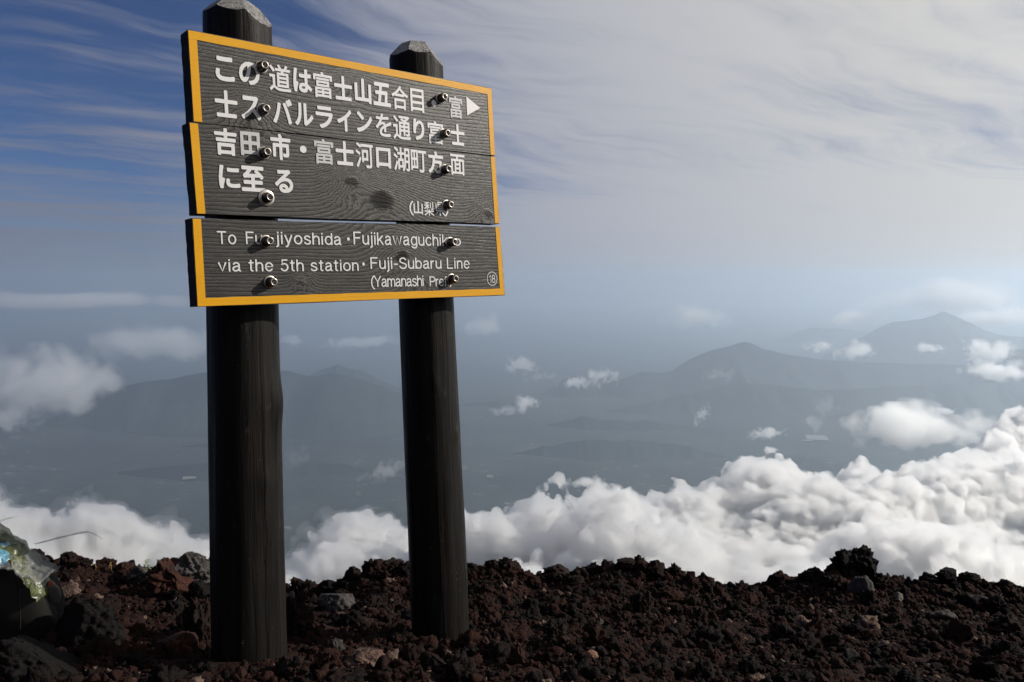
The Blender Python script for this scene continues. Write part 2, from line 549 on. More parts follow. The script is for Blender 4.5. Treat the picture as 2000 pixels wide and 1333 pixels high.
def cloud(px, py, wpx, hpx, Y, label, tau=3.0, deep=0.8, seed=1, lean=0.0, ragged=0.5, flat=0.0):
    c = at(px, py, Y)
    k = Y / FPX
    a, b, d = wpx * k / 2, hpx * k / 2, wpx * k / 2 * deep
    rmin = min(a, b)
    n = 60
    pad = 1.5
    v = 2 * pad * max(a, d, b * 1.6) / n
    v = max(v, 2 * pad * b / 34)
    v = min(v, 2 * pad * b / 18)
    dims = [int(2 * pad * q / v) + 3 for q in (a, d, b)]
    g = [(np.arange(m) - (m - 1) / 2) * v for m in dims]
    GX, GY, GZ = np.meshgrid(*g, indexing='ij')
    GX = GX - lean * GZ
    r = np.sqrt((GX / a) ** 2 + (GY / d) ** 2 + (GZ / (b * np.where(GZ < 0, 1 - flat, 1))) ** 2)
    f = (0.80 - r) * rmin
    f = f + rmin * 1.2 * ragged * fbm_box(dims, (v, v, v), (a * 0.9, a * 0.42, a * 0.2, a * 0.1), (0.75, 0.55, 0.36, 0.2), seed * 37, (0, 1, 1, 1))
    def layer(G, name, density, parent=None):
        G[0], G[-1], G[:, 0], G[:, -1], G[:, :, 0], G[:, :, -1] = [-1.0] * 6
        V, Q = surface_nets(G, [q[0] for q in g], (v, v, v))
        return link(name, mesh_np(name, V, Q), volume_mat('cloud_vapour', (0.995, 0.995, 0.995), density, 0.6), parent) if len(Q) else None
    fine = rmin * ragged * fbm_box(dims, (v, v, v), (a * 0.3, a * 0.14, a * 0.07), (0.6, 0.55, 0.45), seed * 53, (0, 0, 0))
    o = layer(f + fine + 0.12 * rmin, 'cloud', 0.26 * tau / (2 * rmin))
    o.location = tuple(c)
    if tau > 1.5:
        layer(f + fine * 0.7 - 0.18 * rmin, 'cloud_core', 0.5 * tau / (2 * rmin), o)
    return tag(o, label, 'cloud', 'small clouds drifting over the valley')


CLOUDS = [
    (1683, 684, 78, 40, 11500, 'compact white cloud puff below the notch between the pointed peak and the far-right mountain', 4, .8, 1, 0, .5, .3),
    (1602, 674, 52, 20, 12500, 'thin pale cloud scrap just left of the compact puff under the far-right mountain', 2, .8, 2, 0, .7, 0),
    (1815, 680, 46, 16, 13000, 'small faint cloud flake under the summit of the far-right mountain', 2, .8, 3, 0, .6, 0),
    (1925, 690, 70, 34, 10000, 'upper ragged cloud of the pair near the right edge above the valley', 3, .8, 4, .6, .7, 0),
    (1930, 724, 96, 32, 9600, 'lower wider cloud of the pair near the right edge above the valley', 3, .8, 5, 0, .6, .2),
    (1172, 738, 50, 34, 12500, 'bright upright cloud puff clinging to the ridge bump left of the pointed peak', 4, .8, 6, .3, .6, .2),
    (1118, 748, 44, 18, 12600, 'thin cloud tail trailing left of the bright puff on the ridge bump', 2, .8, 7, .5, .7, 0),
    (1030, 789, 46, 30, 10500, 'small bright cloud right of the thinner post above the spur ridge', 3.5, .8, 8, .2, .6, .2),
    (990, 800, 50, 12, 10400, 'faint streak of cloud leading left from the small bright cloud by the spur ridge', 1.2, .8, 9, 1.0, .8, 0),
    (1016, 713, 56, 26, 14000, 'pale oval cloud floating alone high to the right of the thinner post', 2.2, .8, 10, 0, .6, .2),
    (1062, 736, 56, 18, 13500, 'faint cloud below and right of the pale oval cloud', 1.2, .8, 11, .3, .7, 0),
    (1371, 809, 22, 34, 8000, 'little upright wisp of cloud in front of the pointed peak\'s lower slope', 1.8, .8, 12, .5, .7, 0),
    (1425, 731, 14, 26, 11500, 'tiny upright wisp on the pointed peak\'s slope below its summit', 1.0, .8, 13, .3, .7, 0),
    (1388, 730, 34, 16, 11500, 'tiny flat wisp on the pointed peak\'s left slope', .9, .8, 14, .5, .8, 0),
    (1616, 792, 36, 34, 8600, 'faint rounded wisp hanging over the valley left of the long cloud', 1.0, .8, 15, .3, .7, 0),
    (1495, 845, 54, 20, 7600, 'thin slanting cloud above the valley left of the pale hall roof', 1.8, .8, 16, 1.2, .6, 0),
    (1718, 798, 26, 14, 8800, 'tiny faint puff above the left end of the long cloud', 1.0, .8, 17, 0, .6, 0),
    (1843, 803, 38, 12, 8800, 'tiny flat puff above the right half of the long cloud', 1.6, .8, 18, 0, .6, 0),
    (1790, 843, 236, 62, 5200, 'long grey-white cloud lying just above the sea of clouds at right', 3.2, .7, 19, 0, .75, .1),
    (1149, 945, 72, 20, 4200, 'small flat-bottomed cloud just above the sea of clouds right of the thinner post', 3.5, .8, 20, 0, .5, .4),
    (940, 640, 92, 36, 24000, 'cream cloud bank low on the horizon right beside the thinner post under the sign', 3, .8, 21, .8, .6, .2),
    (66, 758, 216, 112, 9000, 'large soft grey cloud over the left ridge at the left edge', 4, .6, 22, .4, .65, 0),
    (22, 818, 70, 70, 8600, 'grey cloud lobe hanging below the large soft cloud at the left edge', 4, .8, 23, .2, .5, 0),
    (320, 672, 190, 52, 17000, 'broad faint cloud behind the left ridge, left of the thick post', 2.2, .7, 24, .3, .6, .1),
    (708, 668, 130, 26, 23000, 'slanting streak of cloud between the two posts beside the faint far peak', 1.8, .7, 25, 1.8, .6, 0),
    (575, 664, 46, 20, 22000, 'small faint cloud touching the thick post left of the faint far peak', 1.6, .7, 26, 0, .6, 0),
    (1375, 619, 110, 34, 21000, 'faint pale cloud high over the haze left of the far-right mountain', 1.6, .7, 27, .6, .7, 0),
    (1850, 588, 330, 66, 24000, 'long white cloud bank on the horizon behind the far-right mountain', 5, .6, 28, .5, .5, .2),
    (1960, 622, 170, 40, 22500, 'white cloud roll spilling off the shoulder of the far-right mountain', 4, .6, 29, .2, .5, .2),
    (1690, 628, 140, 30, 24000, 'soft cloud lying behind the left shoulder of the far-right mountain', 3, .6, 30, .3, .5, .2),
    (574, 896, 36, 42, 6000, 'thin upright wisp of cloud touching the right side of the thick post', .9, .8, 31, .5, .8, 0),
    (762, 921, 80, 26, 5200, 'thin cloud scrap touching the left side of the thinner post', 1.1, .8, 32, .8, .8, 0),
    (150, 588, 560, 34, 20000, 'long dusky cloud bank on the horizon left of the sign', 3, .4, 33, .6, .4, .2),
]
for q in CLOUDS:
    cloud(*q[:6], tau=q[6], deep=q[7], seed=q[8], lean=q[9], ragged=q[10], flat=q[11])

# the air itself, one even box round everything
m_haze = volume_mat('haze_air', (0.73, 0.85, 0.99), HAZE, 0.69)
bm = bmesh.new()
bmesh.ops.create_cube(bm, size=1.0)
for v in bm.verts:
    v.co = Vector((v.co.x * 94000, v.co.y * 68000 + 29500, (v.co.z + 0.5) * (320 - FLOOR + 120) + FLOOR - 120))
struct(from_bm('haze', bm, m_haze), 'stuff')
# ------------------------------------------------------------------ the path's edge: ground and scree
crest_px = np.array([(-900, 1090), (-300, 1085), (0, 1092), (60, 1096), (100, 1104), (150, 1112), (200, 1114), (260, 1122), (300, 1110), (420, 1110), (520, 1140), (560, 1150), (640, 1146), (690, 1128), (740, 1112), (800, 1112), (900, 1112), (950, 1110), (1000, 1114), (1030, 1132), (1100, 1124), (1150, 1126), (1200, 1112), (1240, 1112), (1290, 1116), (1340, 1126), (1380, 1142), (1450, 1152), (1490, 1152), (1560, 1138), (1600, 1130), (1660, 1128), (1720, 1142), (1760, 1146), (1830, 1140), (1900, 1140), (1960, 1152), (2000, 1154), (2200, 1150), (2900, 1160)], float)
cw = np.array([at(x, y, LIP) for x, y in crest_px])


def gz(X, Y):                             # height of the ground without its stones
    X, Y = np.asarray(X, float), np.asarray(Y, float)
    z = -1.43 - 0.23 * (Y - 2.95) - 0.015 * (X + 0.9)
    zc_ = np.interp(X, cw[:, 0], cw[:, 2]) - 0.015
    t = sstep(4.05, LIP, Y)
    z = z * (1 - t) + zc_ * t
    z = z - np.where(Y > LIP, 0.15 * (Y - LIP) + 1.0 * np.maximum(Y - LIP - 0.12, 0), 0)
    P = np.stack([X.ravel(), Y.ravel(), 0 * X.ravel()], 1)
    bump = (0.034 * fbm(P * 2.4, 41, 3) + 0.022 * np.abs(fbm(P * 6.0, 43, 2))) * sstep(LIP + 0.3, LIP - 0.4, Y).ravel()
    return z + bump.reshape(X.shape)


def ground_at(px, py, near=1.6):          # where the line of sight through a pixel meets the ground
    d = ray(px, py)
    ys = np.linspace(near, 5.3, 500)
    P = d[None, :] * (ys / d[1])[:, None]
    below = np.nonzero(P[:, 2] < gz(P[:, 0], P[:, 1]))[0]
    return P[below[0]] if len(below) else at(px, py, LIP)


m_lava, nt = mat_new('lava_clinker')
tco = nt.n('ShaderNodeTexCoord').outputs['Object']
tint = nt.n('ShaderNodeAttribute', attribute_name='tint').outputs['Fac']
gp = nt.n('ShaderNodeNewGeometry').outputs['Position']
patch = nt.noise(gp, 1.1, 5, 0.65)
fine = nt.noise(gp, 60.0, 5, 0.7)
red = nt.rng(nt.math('ADD', nt.math('MULTIPLY', tint, 0.8), patch), 0.62, 1.12, 0, 1, True)
col = nt.mix(red, (0.0050, 0.0040, 0.0038), (0.0195, 0.0074, 0.0055))
col = nt.mix(nt.rng(tint, 0.965, 0.975), col, (0.11, 0.075, 0.06))
col = nt.mix(nt.rng(fine, 0.3, 0.75), col, nt.mix(0.55, col, (0.012, 0.010, 0.010)))
por = nt.n('ShaderNodeTexVoronoi', ins={'Vector': gp, 'Scale': 130.0}).outputs['Distance']
bump1 = nt.n('ShaderNodeBump', ins={'Height': nt.math('ADD', nt.math('MULTIPLY', fine, 1.0), nt.math('MULTIPLY', por, 0.7)), 'Strength': 0.9, 'Distance': 0.006})
finish(nt, nt.n('ShaderNodeBsdfPrincipled', ins={'Base Color': col, 'Roughness': 0.88, 'Specular IOR Level': 0.06, 'Normal': bump1.outputs[0]}))

xs = np.linspace(-6.0, 6.0, 900)
ys = np.concatenate([np.linspace(-3.0, 1.6, 90), np.linspace(1.61, 5.6, 420), np.linspace(5.7, 8, 12)])
GX, GY = np.meshgrid(xs, ys, indexing='ij')
P = np.stack([GX.ravel(), GY.ravel(), 0 * GX.ravel()], 1)
GZ = gz(GX, GY) + (0.010 * fbm(P * 13, 51, 3) + 0.008 * np.abs(fbm(P * 38, 52, 3))).reshape(GX.shape)
ground = struct(grid_mesh('ground', GX, GY, GZ, m_lava))
ga = ground.data.attributes.new('tint', 'FLOAT', 'POINT')
ga.data.foreach_set('value', (0.30 + 0.6 * np.random.RandomState(8).uniform(0, 1, GX.size)).astype(np.float32))


def ico(sub):
    bm = bmesh.new()
    bmesh.ops.create_icosphere(bm, subdivisions=sub, radius=1.0)
    V = np.array([v.co[:] for v in bm.verts])
    F = np.array([[v.index for v in f.verts] for f in bm.faces])
    bm.free()
    return V, F


ICO = {k: ico(k) for k in (2, 3, 4, 5, 6)}


def rock_shape(seed, sub=3, rough=0.35, stretch=(1, 1, 1), knob=0.0, facets=0):
    V, F = ICO[sub]
    rs = np.random.RandomState(seed)
    r = 1 + rough * (0.8 * pnoise(V * 1.25 + seed * 3.1, seed) + 0.5 * pnoise(V * 2.7 + seed, seed + 1) + 0.28 * pnoise(V * 5.5, seed + 2) + 0.17 * pnoise(V * 11, seed + 3) + (0.10 * pnoise(V * 23, seed + 4) if sub > 3 else 0))
    if knob:                              # bubbly lumps as on slag
        r = r + knob * (0.9 * np.abs(pnoise(V * 2.2 + seed, seed + 7)) + 0.6 * np.abs(pnoise(V * 4.4, seed + 8)) + 0.4 * np.abs(pnoise(V * 8.8, seed + 9))) - knob * 0.5
    W = V * r[:, None]
    for _ in range(facets):               # broken flat faces
        n = rs.normal(size=3)
        n /= np.linalg.norm(n)
        c = rs.uniform(0.55, 0.85)
        d = W @ n
        W = W - np.maximum(d - c, 0)[:, None] * n[None] * 0.93
    return W * np.asarray(stretch), F


rs = np.random.RandomState(5)
PROTO_S = [rock_shape(100 + i, 2, 0.55, rs.uniform(0.7, 1.25, 3), 0.25) for i in range(12)]
PROTO_M = [rock_shape(200 + i, 3, 0.50, rs.uniform(0.7, 1.25, 3), 0.45, facets=i % 3) for i in range(14)]
PROTO_L = [rock_shape(300 + i, 4, 0.45, rs.uniform(0.75, 1.2, 3), 0.55, facets=i % 2) for i in range(8)]


def rand_rot(rs):
    q = rs.normal(size=4)
    q /= np.linalg.norm(q)
    a, b, c, d = q
    return np.array([[1 - 2 * (c * c + d * d), 2 * (b * c - a * d), 2 * (b * d + a * c)], [2 * (b * c + a * d), 1 - 2 * (b * b + d * d), 2 * (c * d - a * b)], [2 * (b * d - a * c), 2 * (c * d + a * b), 1 - 2 * (b * b + c * c)]])


def scatter(items):                       # items: (proto, position, size, tint)
    nv = sum(len(p[0]) for p, *_ in items)
    nf = sum(len(p[1]) for p, *_ in items)
    V, F, T = np.zeros((nv, 3), np.float32), np.zeros((nf, 3), np.int32), np.zeros(nv, np.float32)
    a = b = 0
    for (pv, pf), pos, sz, t in items:
        V[a:a + len(pv)] = (pv @ rand_rot(rs).T) * sz + pos
        F[b:b + len(pf)] = pf + a
        T[a:a + len(pv)] = t
        a += len(pv)
        b += len(pf)
    me = mesh_np('scree', V, F)
    at_ = me.attributes.new('tint', 'FLOAT', 'POINT')
    at_.data.foreach_set('value', T)
    return me


items = []
POSTS = [(-0.972, 2.978, 0.16), (-0.309, 3.537, 0.15)]


def strew(n, smin, smax, power, protos, ylo=2.1, yhi=LIP + 0.22, sink=0.25):
    Y = np.sqrt(rs.uniform(ylo ** 2, yhi ** 2, n))
    X = rs.uniform(-0.68, 0.68, n) * Y * 1.08
    S = smin * (smax / smin) ** (rs.uniform(0, 1, n) ** power)
    keep = np.ones(n, bool)
    for a, b, r in POSTS:
        keep &= np.hypot(X - a, Y - b) > r - 0.01 + S
    # finer earth at the left, where the path runs
    path = np.exp(-((X + 2.05) / 0.75) ** 2 - ((Y - 3.6) / 0.75) ** 2)
    keep &= rs.uniform(0, 1, n) > path * np.where(S > 0.013, 0.93, 0.35)
    Z = gz(X, Y)
    for i in np.nonzero(keep)[0]:
        items.append((protos[rs.randint(len(protos))], (X[i], Y[i], Z[i] + S[i] * sink), S[i], rs.uniform()))


strew(40000, 0.0045, 0.014, 1.3, PROTO_S)
strew(3600, 0.013, 0.029, 1.6, PROTO_M)
strew(340, 0.026, 0.058, 1.9, PROTO_L)
for _ in range(420):                      # the broken rim of lumps along the lip
    x = rs.uniform(-3.3, 3.5)
    y = LIP + rs.uniform(-0.12, 0.10)
    s = 0.012 + 0.032 * rs.uniform() ** 2.2
    items.append((PROTO_L[rs.randint(8)] if s > 0.025 else PROTO_M[rs.randint(14)], (x, y, float(gz(np.array([x]), np.array([y]))[0]) + s * 0.4), s, rs.uniform() * 0.9))
scree = link('scree', scatter(items), m_lava)
struct(tag(scree, 'loose dark red and black lava scree covering the ground', 'scree'), 'stuff')
print('scree stones', len(items))


def stone_mat(name, c0, c1, c2=None, scale=9.0, bump=0.8, rough=0.85):
    m, nt = mat_new(name)
    p = nt.n('ShaderNodeTexCoord').outputs['Object']
    a = nt.noise(p, scale, 6, 0.65)
    b = nt.noise(p, scale * 6, 5, 0.7)
    c = nt.mix(nt.rng(a, 0.35, 0.68), c0, c1)
    if c2:
        c = nt.mix(nt.rng(nt.noise(nt.vmath('ADD', p, (3.3, 1.2, 0.4)), scale * 0.7, 5, 0.7), 0.52, 0.66), c, c2)
    c = nt.mix(nt.rng(b, 0.35, 0.75), c, nt.mix(0.5, c, (0.012, 0.01, 0.01)))
    vo = nt.n('ShaderNodeTexVoronoi', ins={'Vector': p, 'Scale': scale * 7}).outputs['Distance']
    bp = nt.n('ShaderNodeBump', ins={'Height': nt.math('ADD', b, nt.math('MULTIPLY', vo, 0.5)), 'Strength': bump, 'Distance': 0.008})
    finish(nt, nt.n('ShaderNodeBsdfPrincipled', ins={'Base Color': c, 'Roughness': rough, 'Specular IOR Level': 0.08, 'Normal': bp.outputs[0]}))
    return m


S_BLACK = stone_mat('black_shaded_lava', (0.0025, 0.0022, 0.0022), (0.0055, 0.0047, 0.0044))  # dark lava, with the shadow over the lower left put into its colour
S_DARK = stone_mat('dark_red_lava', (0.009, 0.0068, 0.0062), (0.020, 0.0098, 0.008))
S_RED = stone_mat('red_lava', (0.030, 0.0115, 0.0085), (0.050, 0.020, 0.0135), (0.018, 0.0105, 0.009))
S_GREY = stone_mat('grey_stone', (0.040, 0.037, 0.036), (0.075, 0.069, 0.067), (0.022, 0.019, 0.018))
S_TAN = stone_mat('tan_stone', (0.15, 0.075, 0.052), (0.22, 0.125, 0.09), None, 20)
S_PATT = stone_mat('blotched_stone', (0.085, 0.045, 0.034), (0.13, 0.085, 0.066), (0.024, 0.022, 0.022), 11)
S_SHARD = stone_mat('pale_stone', (0.16, 0.14, 0.12), (0.24, 0.22, 0.20), None, 14)


def rock(px, py, wpx, hpx, mat, label, seed, sub=5, rough=0.4, knob=0.4, facets=1, deep=0.85, turn=0.0, Y=None, name='rock', lift=0.0):
    """px, py is the middle of the rock in the photograph; it is sat on the ground under it"""
    if Y is None:
        g = ground_at(px, py + hpx * 0.42)
        Y = g[1]
    else:
        g = at(px, py + hpx * 0.42, Y)
    k = np.linalg.norm(g) / FPX
    V, F = rock_shape(seed, sub, rough, (1, 1, 1), knob, facets)
    ca, sa = math.cos(turn), math.sin(turn)
    V = V @ np.array([[ca, -sa, 0], [sa, ca, 0], [0, 0, 1]]).T
    lo, hi = V.min(0), V.max(0)
    V = (V - (lo + hi) / 2) / ((hi - lo) / 2)
    V = V * np.array([wpx * k / 2, wpx * k / 2 * deep, hpx * k * 0.62])
    c = at(px, py, Y + wpx * k * 0.3 * deep)
    o = link(name, mesh_np(name, V, F), mat, loc=(c[0], c[1], c[2] - hpx * k * 0.06 + lift))
    return tag(o, label, 'rock')


RIM = LIP - 0.02
ROCKS = [
    # the skyline
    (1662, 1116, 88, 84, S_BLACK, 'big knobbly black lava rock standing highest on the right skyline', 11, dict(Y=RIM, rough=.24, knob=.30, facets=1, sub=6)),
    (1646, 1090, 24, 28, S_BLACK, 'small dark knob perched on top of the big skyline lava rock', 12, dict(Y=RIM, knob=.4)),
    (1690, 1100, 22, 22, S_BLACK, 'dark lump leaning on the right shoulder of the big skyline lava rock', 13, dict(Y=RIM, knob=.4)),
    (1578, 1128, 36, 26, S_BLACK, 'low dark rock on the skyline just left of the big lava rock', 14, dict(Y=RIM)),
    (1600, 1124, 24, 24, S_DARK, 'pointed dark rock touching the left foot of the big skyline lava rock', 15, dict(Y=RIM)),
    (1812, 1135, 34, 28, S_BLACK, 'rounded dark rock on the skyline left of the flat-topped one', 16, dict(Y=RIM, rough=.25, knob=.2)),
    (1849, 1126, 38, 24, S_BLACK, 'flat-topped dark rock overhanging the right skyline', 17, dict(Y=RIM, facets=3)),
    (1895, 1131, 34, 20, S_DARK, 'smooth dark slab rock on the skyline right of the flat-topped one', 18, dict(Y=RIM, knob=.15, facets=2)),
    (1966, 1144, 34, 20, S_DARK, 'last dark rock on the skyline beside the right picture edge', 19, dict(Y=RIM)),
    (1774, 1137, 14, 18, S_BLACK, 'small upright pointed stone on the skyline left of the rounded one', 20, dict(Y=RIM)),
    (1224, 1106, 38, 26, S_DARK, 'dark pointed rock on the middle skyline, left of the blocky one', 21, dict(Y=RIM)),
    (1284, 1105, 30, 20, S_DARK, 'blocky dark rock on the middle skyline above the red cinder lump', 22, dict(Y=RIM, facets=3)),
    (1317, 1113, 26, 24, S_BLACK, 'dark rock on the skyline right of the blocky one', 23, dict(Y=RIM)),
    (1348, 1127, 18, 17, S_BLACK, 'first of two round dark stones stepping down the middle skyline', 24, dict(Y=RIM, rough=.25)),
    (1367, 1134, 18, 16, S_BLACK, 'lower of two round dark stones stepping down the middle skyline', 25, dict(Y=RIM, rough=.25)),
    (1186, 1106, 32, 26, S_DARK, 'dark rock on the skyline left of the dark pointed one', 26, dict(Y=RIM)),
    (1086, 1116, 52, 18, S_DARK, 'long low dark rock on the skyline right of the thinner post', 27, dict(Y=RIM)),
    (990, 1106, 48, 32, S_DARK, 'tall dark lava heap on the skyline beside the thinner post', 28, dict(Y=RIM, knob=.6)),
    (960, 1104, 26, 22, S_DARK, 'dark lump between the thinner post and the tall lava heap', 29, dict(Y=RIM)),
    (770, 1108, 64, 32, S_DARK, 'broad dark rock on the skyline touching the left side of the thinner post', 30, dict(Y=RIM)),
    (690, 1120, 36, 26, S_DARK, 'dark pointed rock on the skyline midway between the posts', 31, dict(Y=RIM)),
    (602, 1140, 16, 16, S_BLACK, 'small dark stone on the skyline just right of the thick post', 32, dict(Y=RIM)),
    # left of the thick post
    (372, 1112, 92, 62, S_GREY, 'large grey boulder behind the red one, left of the thick post', 41, dict(rough=.3, knob=.2, facets=2, sub=6, Y=4.5)),
    (338, 1138, 100, 78, S_RED, 'large reddish lava boulder in front of the grey boulder', 42, dict(rough=.4, knob=.45, facets=2, sub=6)),
    (272, 1126, 40, 36, S_GREY, 'small grey rock left of the large reddish boulder', 43, dict(knob=.2)),
    (132, 1094, 30, 28, S_DARK, 'dark red knob on the left skyline above the backpack side', 44, dict(Y=RIM)),
    (168, 1098, 26, 16, S_DARK, 'flat dark red stone on the left skyline right of the knob', 45, dict(Y=RIM)),
    (96, 1092, 16, 12, S_BLACK, 'tiny dark stone on the left skyline nearest the backpack', 46, dict(Y=RIM)),
    (242, 1108, 34, 16, S_RED, 'reddish stone on the left skyline between the two tiny plants', 47, dict(Y=RIM)),
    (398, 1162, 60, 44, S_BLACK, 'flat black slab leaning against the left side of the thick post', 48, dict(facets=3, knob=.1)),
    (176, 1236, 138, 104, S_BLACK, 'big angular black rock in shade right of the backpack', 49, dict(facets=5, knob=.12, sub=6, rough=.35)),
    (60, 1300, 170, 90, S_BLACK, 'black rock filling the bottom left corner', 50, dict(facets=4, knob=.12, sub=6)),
    (342, 1268, 70, 46, S_RED, 'flat red stone on the earth left of the thick post base', 51, dict(knob=.2, facets=2)),
    (272, 1272, 36, 26, S_RED, 'knobbly red stone between the black rock and the flat red one', 52, dict()),
    (392, 1222, 60, 90, S_DARK, 'dark red rock half hidden by the left side of the thick post', 53, dict(facets=2)),
    # between the posts
    (580, 1212, 66, 92, S_DARK, 'dark red lava boulder at the right side of the thick post', 54, dict(sub=6, knob=.5)),
    (658, 1178, 78, 40, S_GREY, 'grey wedge-shaped rock lying between the posts', 55, dict(rough=.25, knob=.1, facets=3)),
    (594, 1150, 30, 14, S_GREY, 'small flat grey stone just under the skyline right of the thick post', 56, dict(knob=.1)),
    (708, 1290, 92, 40, S_PATT, 'blotched tan and grey flat stone low between the posts', 57, dict(rough=.2, knob=.1, facets=3, sub=6)),
    (656, 1266, 34, 34, S_GREY, 'small triangular grey stone above the left end of the blotched stone', 58, dict(facets=4, knob=.1)),
    (712, 1226, 60, 34, S_DARK, 'brownish lava stone midway between grey wedge and thinner post', 59, dict()),
    (572, 1308, 70, 46, S_DARK, 'dark red lava stone at the foot of the thick post', 60, dict(knob=.5)),
    # right of the thinner post
    (958, 1272, 64, 50, S_RED, 'red cinder lump right of the thinner post base', 61, dict(knob=.5, sub=6)),
    (1010, 1280, 30, 44, S_RED, 'narrow upright red stone beside the red cinder lump', 62, dict(knob=.3)),
    (1155, 1281, 26, 18, S_TAN, 'small salmon orange stone in the scree right of the red lump', 63, dict(knob=.05, facets=3, rough=.2, sub=4)),
    (1256, 1180, 42, 50, S_DARK, 'dark red cinder block on the slope under the blocky skyline rock', 64, dict(knob=.4, facets=2)),
    (1090, 1245, 56, 50, S_DARK, 'dark lava lump midway between thinner post and salmon stone', 65, dict(knob=.5)),
    (1581, 1224, 22, 20, S_TAN, 'small salmon stone on the slope below the big skyline rock', 66, dict(knob=.05, facets=3, rough=.2, sub=4)),
    (1680, 1150, 46, 40, S_GREY, 'grey slanted slab at the right foot of the big skyline lava rock', 67, dict(facets=5, knob=.05, rough=.25)),
    (1755, 1168, 14, 20, S_SHARD, 'pale upright shard below the small pointed skyline stone', 68, dict(facets=5, knob=.0, rough=.25, sub=4)),
    (1899, 1193, 18, 13, S_SHARD, 'pale triangular shard in front of the long grey slab', 69, dict(facets=5, knob=.0, rough=.25, sub=4)),
    (1905, 1179, 62, 22, S_GREY, 'long grey slab on the slope near the right edge', 70, dict(facets=4, knob=.08, rough=.25)),
    (1838, 1206, 44, 26, S_GREY, 'grey-brown stone left of the pale triangular shard', 71, dict(facets=3, knob=.1)),
    (1662, 1284, 30, 26, S_GREY, 'small grey stone low on the right slope', 72, dict(facets=3, knob=.1)),
    (1746, 1209, 24, 22, S_DARK, 'dark stone on the slope below the pale upright shard', 73, dict()),
    (1985, 1296, 60, 34, S_DARK, 'dark slab stone low at the right picture edge', 74, dict(facets=3)),
]
for px, py, wp, hp, mt, lab, sd, kw in ROCKS:
    rock(px, py, wp, hp, mt, lab, sd, **kw)

# ------------------------------------------------------------------ the signpost
SO = Vector((-1.0733, 2.779, 0.8111))                       # upper left corner of the sign's face
SU = Vector((0.7513, 0.6599, 0.0107)).normalized()          # along the boards
SD = Vector((0.0397, -0.029, -0.9988))                      # down
SD = (SD - SU * SD.dot(SU)).normalized()
SN = SU.cross(-SD).normalized()                             # out of the face
M_SIGN = Matrix((( SU.x, -SD.x, SN.x, SO.x), (SU.y, -SD.y, SN.y, SO.y), (SU.z, -SD.z, SN.z, SO.z), (0, 0, 0, 1)))
BT = 0.064                                                   # board thickness

# dark stained boards: grain drawn as contour lines of a stretched noise, rings round the knots
KNOTS = [(0.604, 0.453, 0.026, 0.8), (0.735, 0.515, 0.050, 1.0), (0.812, 0.730, 0.030, 0.9), (0.892, 0.832, 0.02, 0.7), (0.217, 0.251, 0.024, 0.7), (0.63, 0.10, 0.016, 0.6), (1.27, 0.545, 0.02, 0.7), (0.377, 0.829, 0.012, 0.5)]
m_board, nt = mat_new('stained_board')
p = nt.n('ShaderNodeTexCoord').outputs['Object']
warp = nt.noise(nt.mapping(p, scale=(1.0, 4.0, 1.0)), 1.0, 3, 0.5)
field = nt.math('MULTIPLY', warp, 4.6)
sp_ = nt.n('ShaderNodeSeparateXYZ', ins={0: p})
field = nt.math('ADD', field, nt.math('MULTIPLY', sp_.outputs[1], -62.0))
kd = None
pw = nt.vmath('ADD', p, nt.vmath('MULTIPLY', nt.vmath('SUBTRACT', nt.noise(p, 26.0, 4, 0.6, out='Color'), (0.5, 0.5, 0.5)), (0.045, 0.045, 0.0)))
for ku, kv, kr, ks in KNOTS:
    dv = nt.vmath('MULTIPLY', nt.vmath('SUBTRACT', pw, (ku, -kv, 0)), (0.70, 1.0, 0.0))
    ln = nt.vmath('LENGTH', dv, out=1)
    g = nt.math('POWER', 2.718, nt.math('MULTIPLY', nt.math('MULTIPLY', ln, ln), -1.0 / (2.6 * kr) ** 2))
    field = nt.math('ADD', field, nt.math('MULTIPLY', g, 6.5 * ks))
    core = nt.rng(ln, kr * 0.95, kr * 0.45, 0, ks, True)
    kd = core if kd is None else nt.math('MAXIMUM', kd, core)
rings = nt.math('FRACT', nt.math('MULTIPLY', field, 1.25))
line = nt.ramp(rings, [(0.0, 0.15), (0.10, 0.0), (0.55, 0.35), (0.86, 0.8), (0.97, 1.0), (1.0, 0.15)])
fib = nt.noise(nt.mapping(p, scale=(9.0, 420.0, 420.0)), 1.0, 4, 0.6)
fib2 = nt.noise(nt.mapping(p, scale=(30.0, 1500.0, 1500.0)), 1.0, 2, 0.6)
blot = nt.noise(nt.mapping(p, scale=(2.2, 6.0, 6.0)), 1.0, 4, 0.6)
col = nt.mix(line, (0.017, 0.0160, 0.0152), (0.009, 0.0084, 0.008))
col = nt.mix(nt.rng(fib, 0.35, 0.7), col, (0.031, 0.029, 0.0275))
col = nt.mix(nt.rng(blot, 0.40, 0.7, 0, 0.45), col, (0.015, 0.0137, 0.013))
col = nt.mix(kd, col, (0.004, 0.003, 0.0028))
hgt = nt.math('ADD', nt.math('MULTIPLY', line, -0.28), nt.math('ADD', nt.math('MULTIPLY', fib, 0.9), nt.math('MULTIPLY', fib2, 0.5)))
hgt = nt.math('ADD', hgt, nt.math('MULTIPLY', kd, 1.5))
bp = nt.n('ShaderNodeBump', ins={'Height': hgt, 'Strength': 0.4, 'Distance': 0.0018})
rgh = nt.rng(fib, 0.3, 0.7, 0.33, 0.44)
finish(nt, nt.n('ShaderNodeBsdfPrincipled', ins={'Base Color': col, 'Roughness': rgh, 'Specular IOR Level': nt.rng(nt.math('ADD', nt.math('MULTIPLY', line, 0.7), nt.math('MULTIPLY', fib, -0.5)), -0.2, 0.45, nt.math('MULTIPLY', nt.math('SUBTRACT', 1.0, nt.math('MULTIPLY', kd, 0.75)), 0.45), 0.07), 'Normal': bp.outputs[0]}))

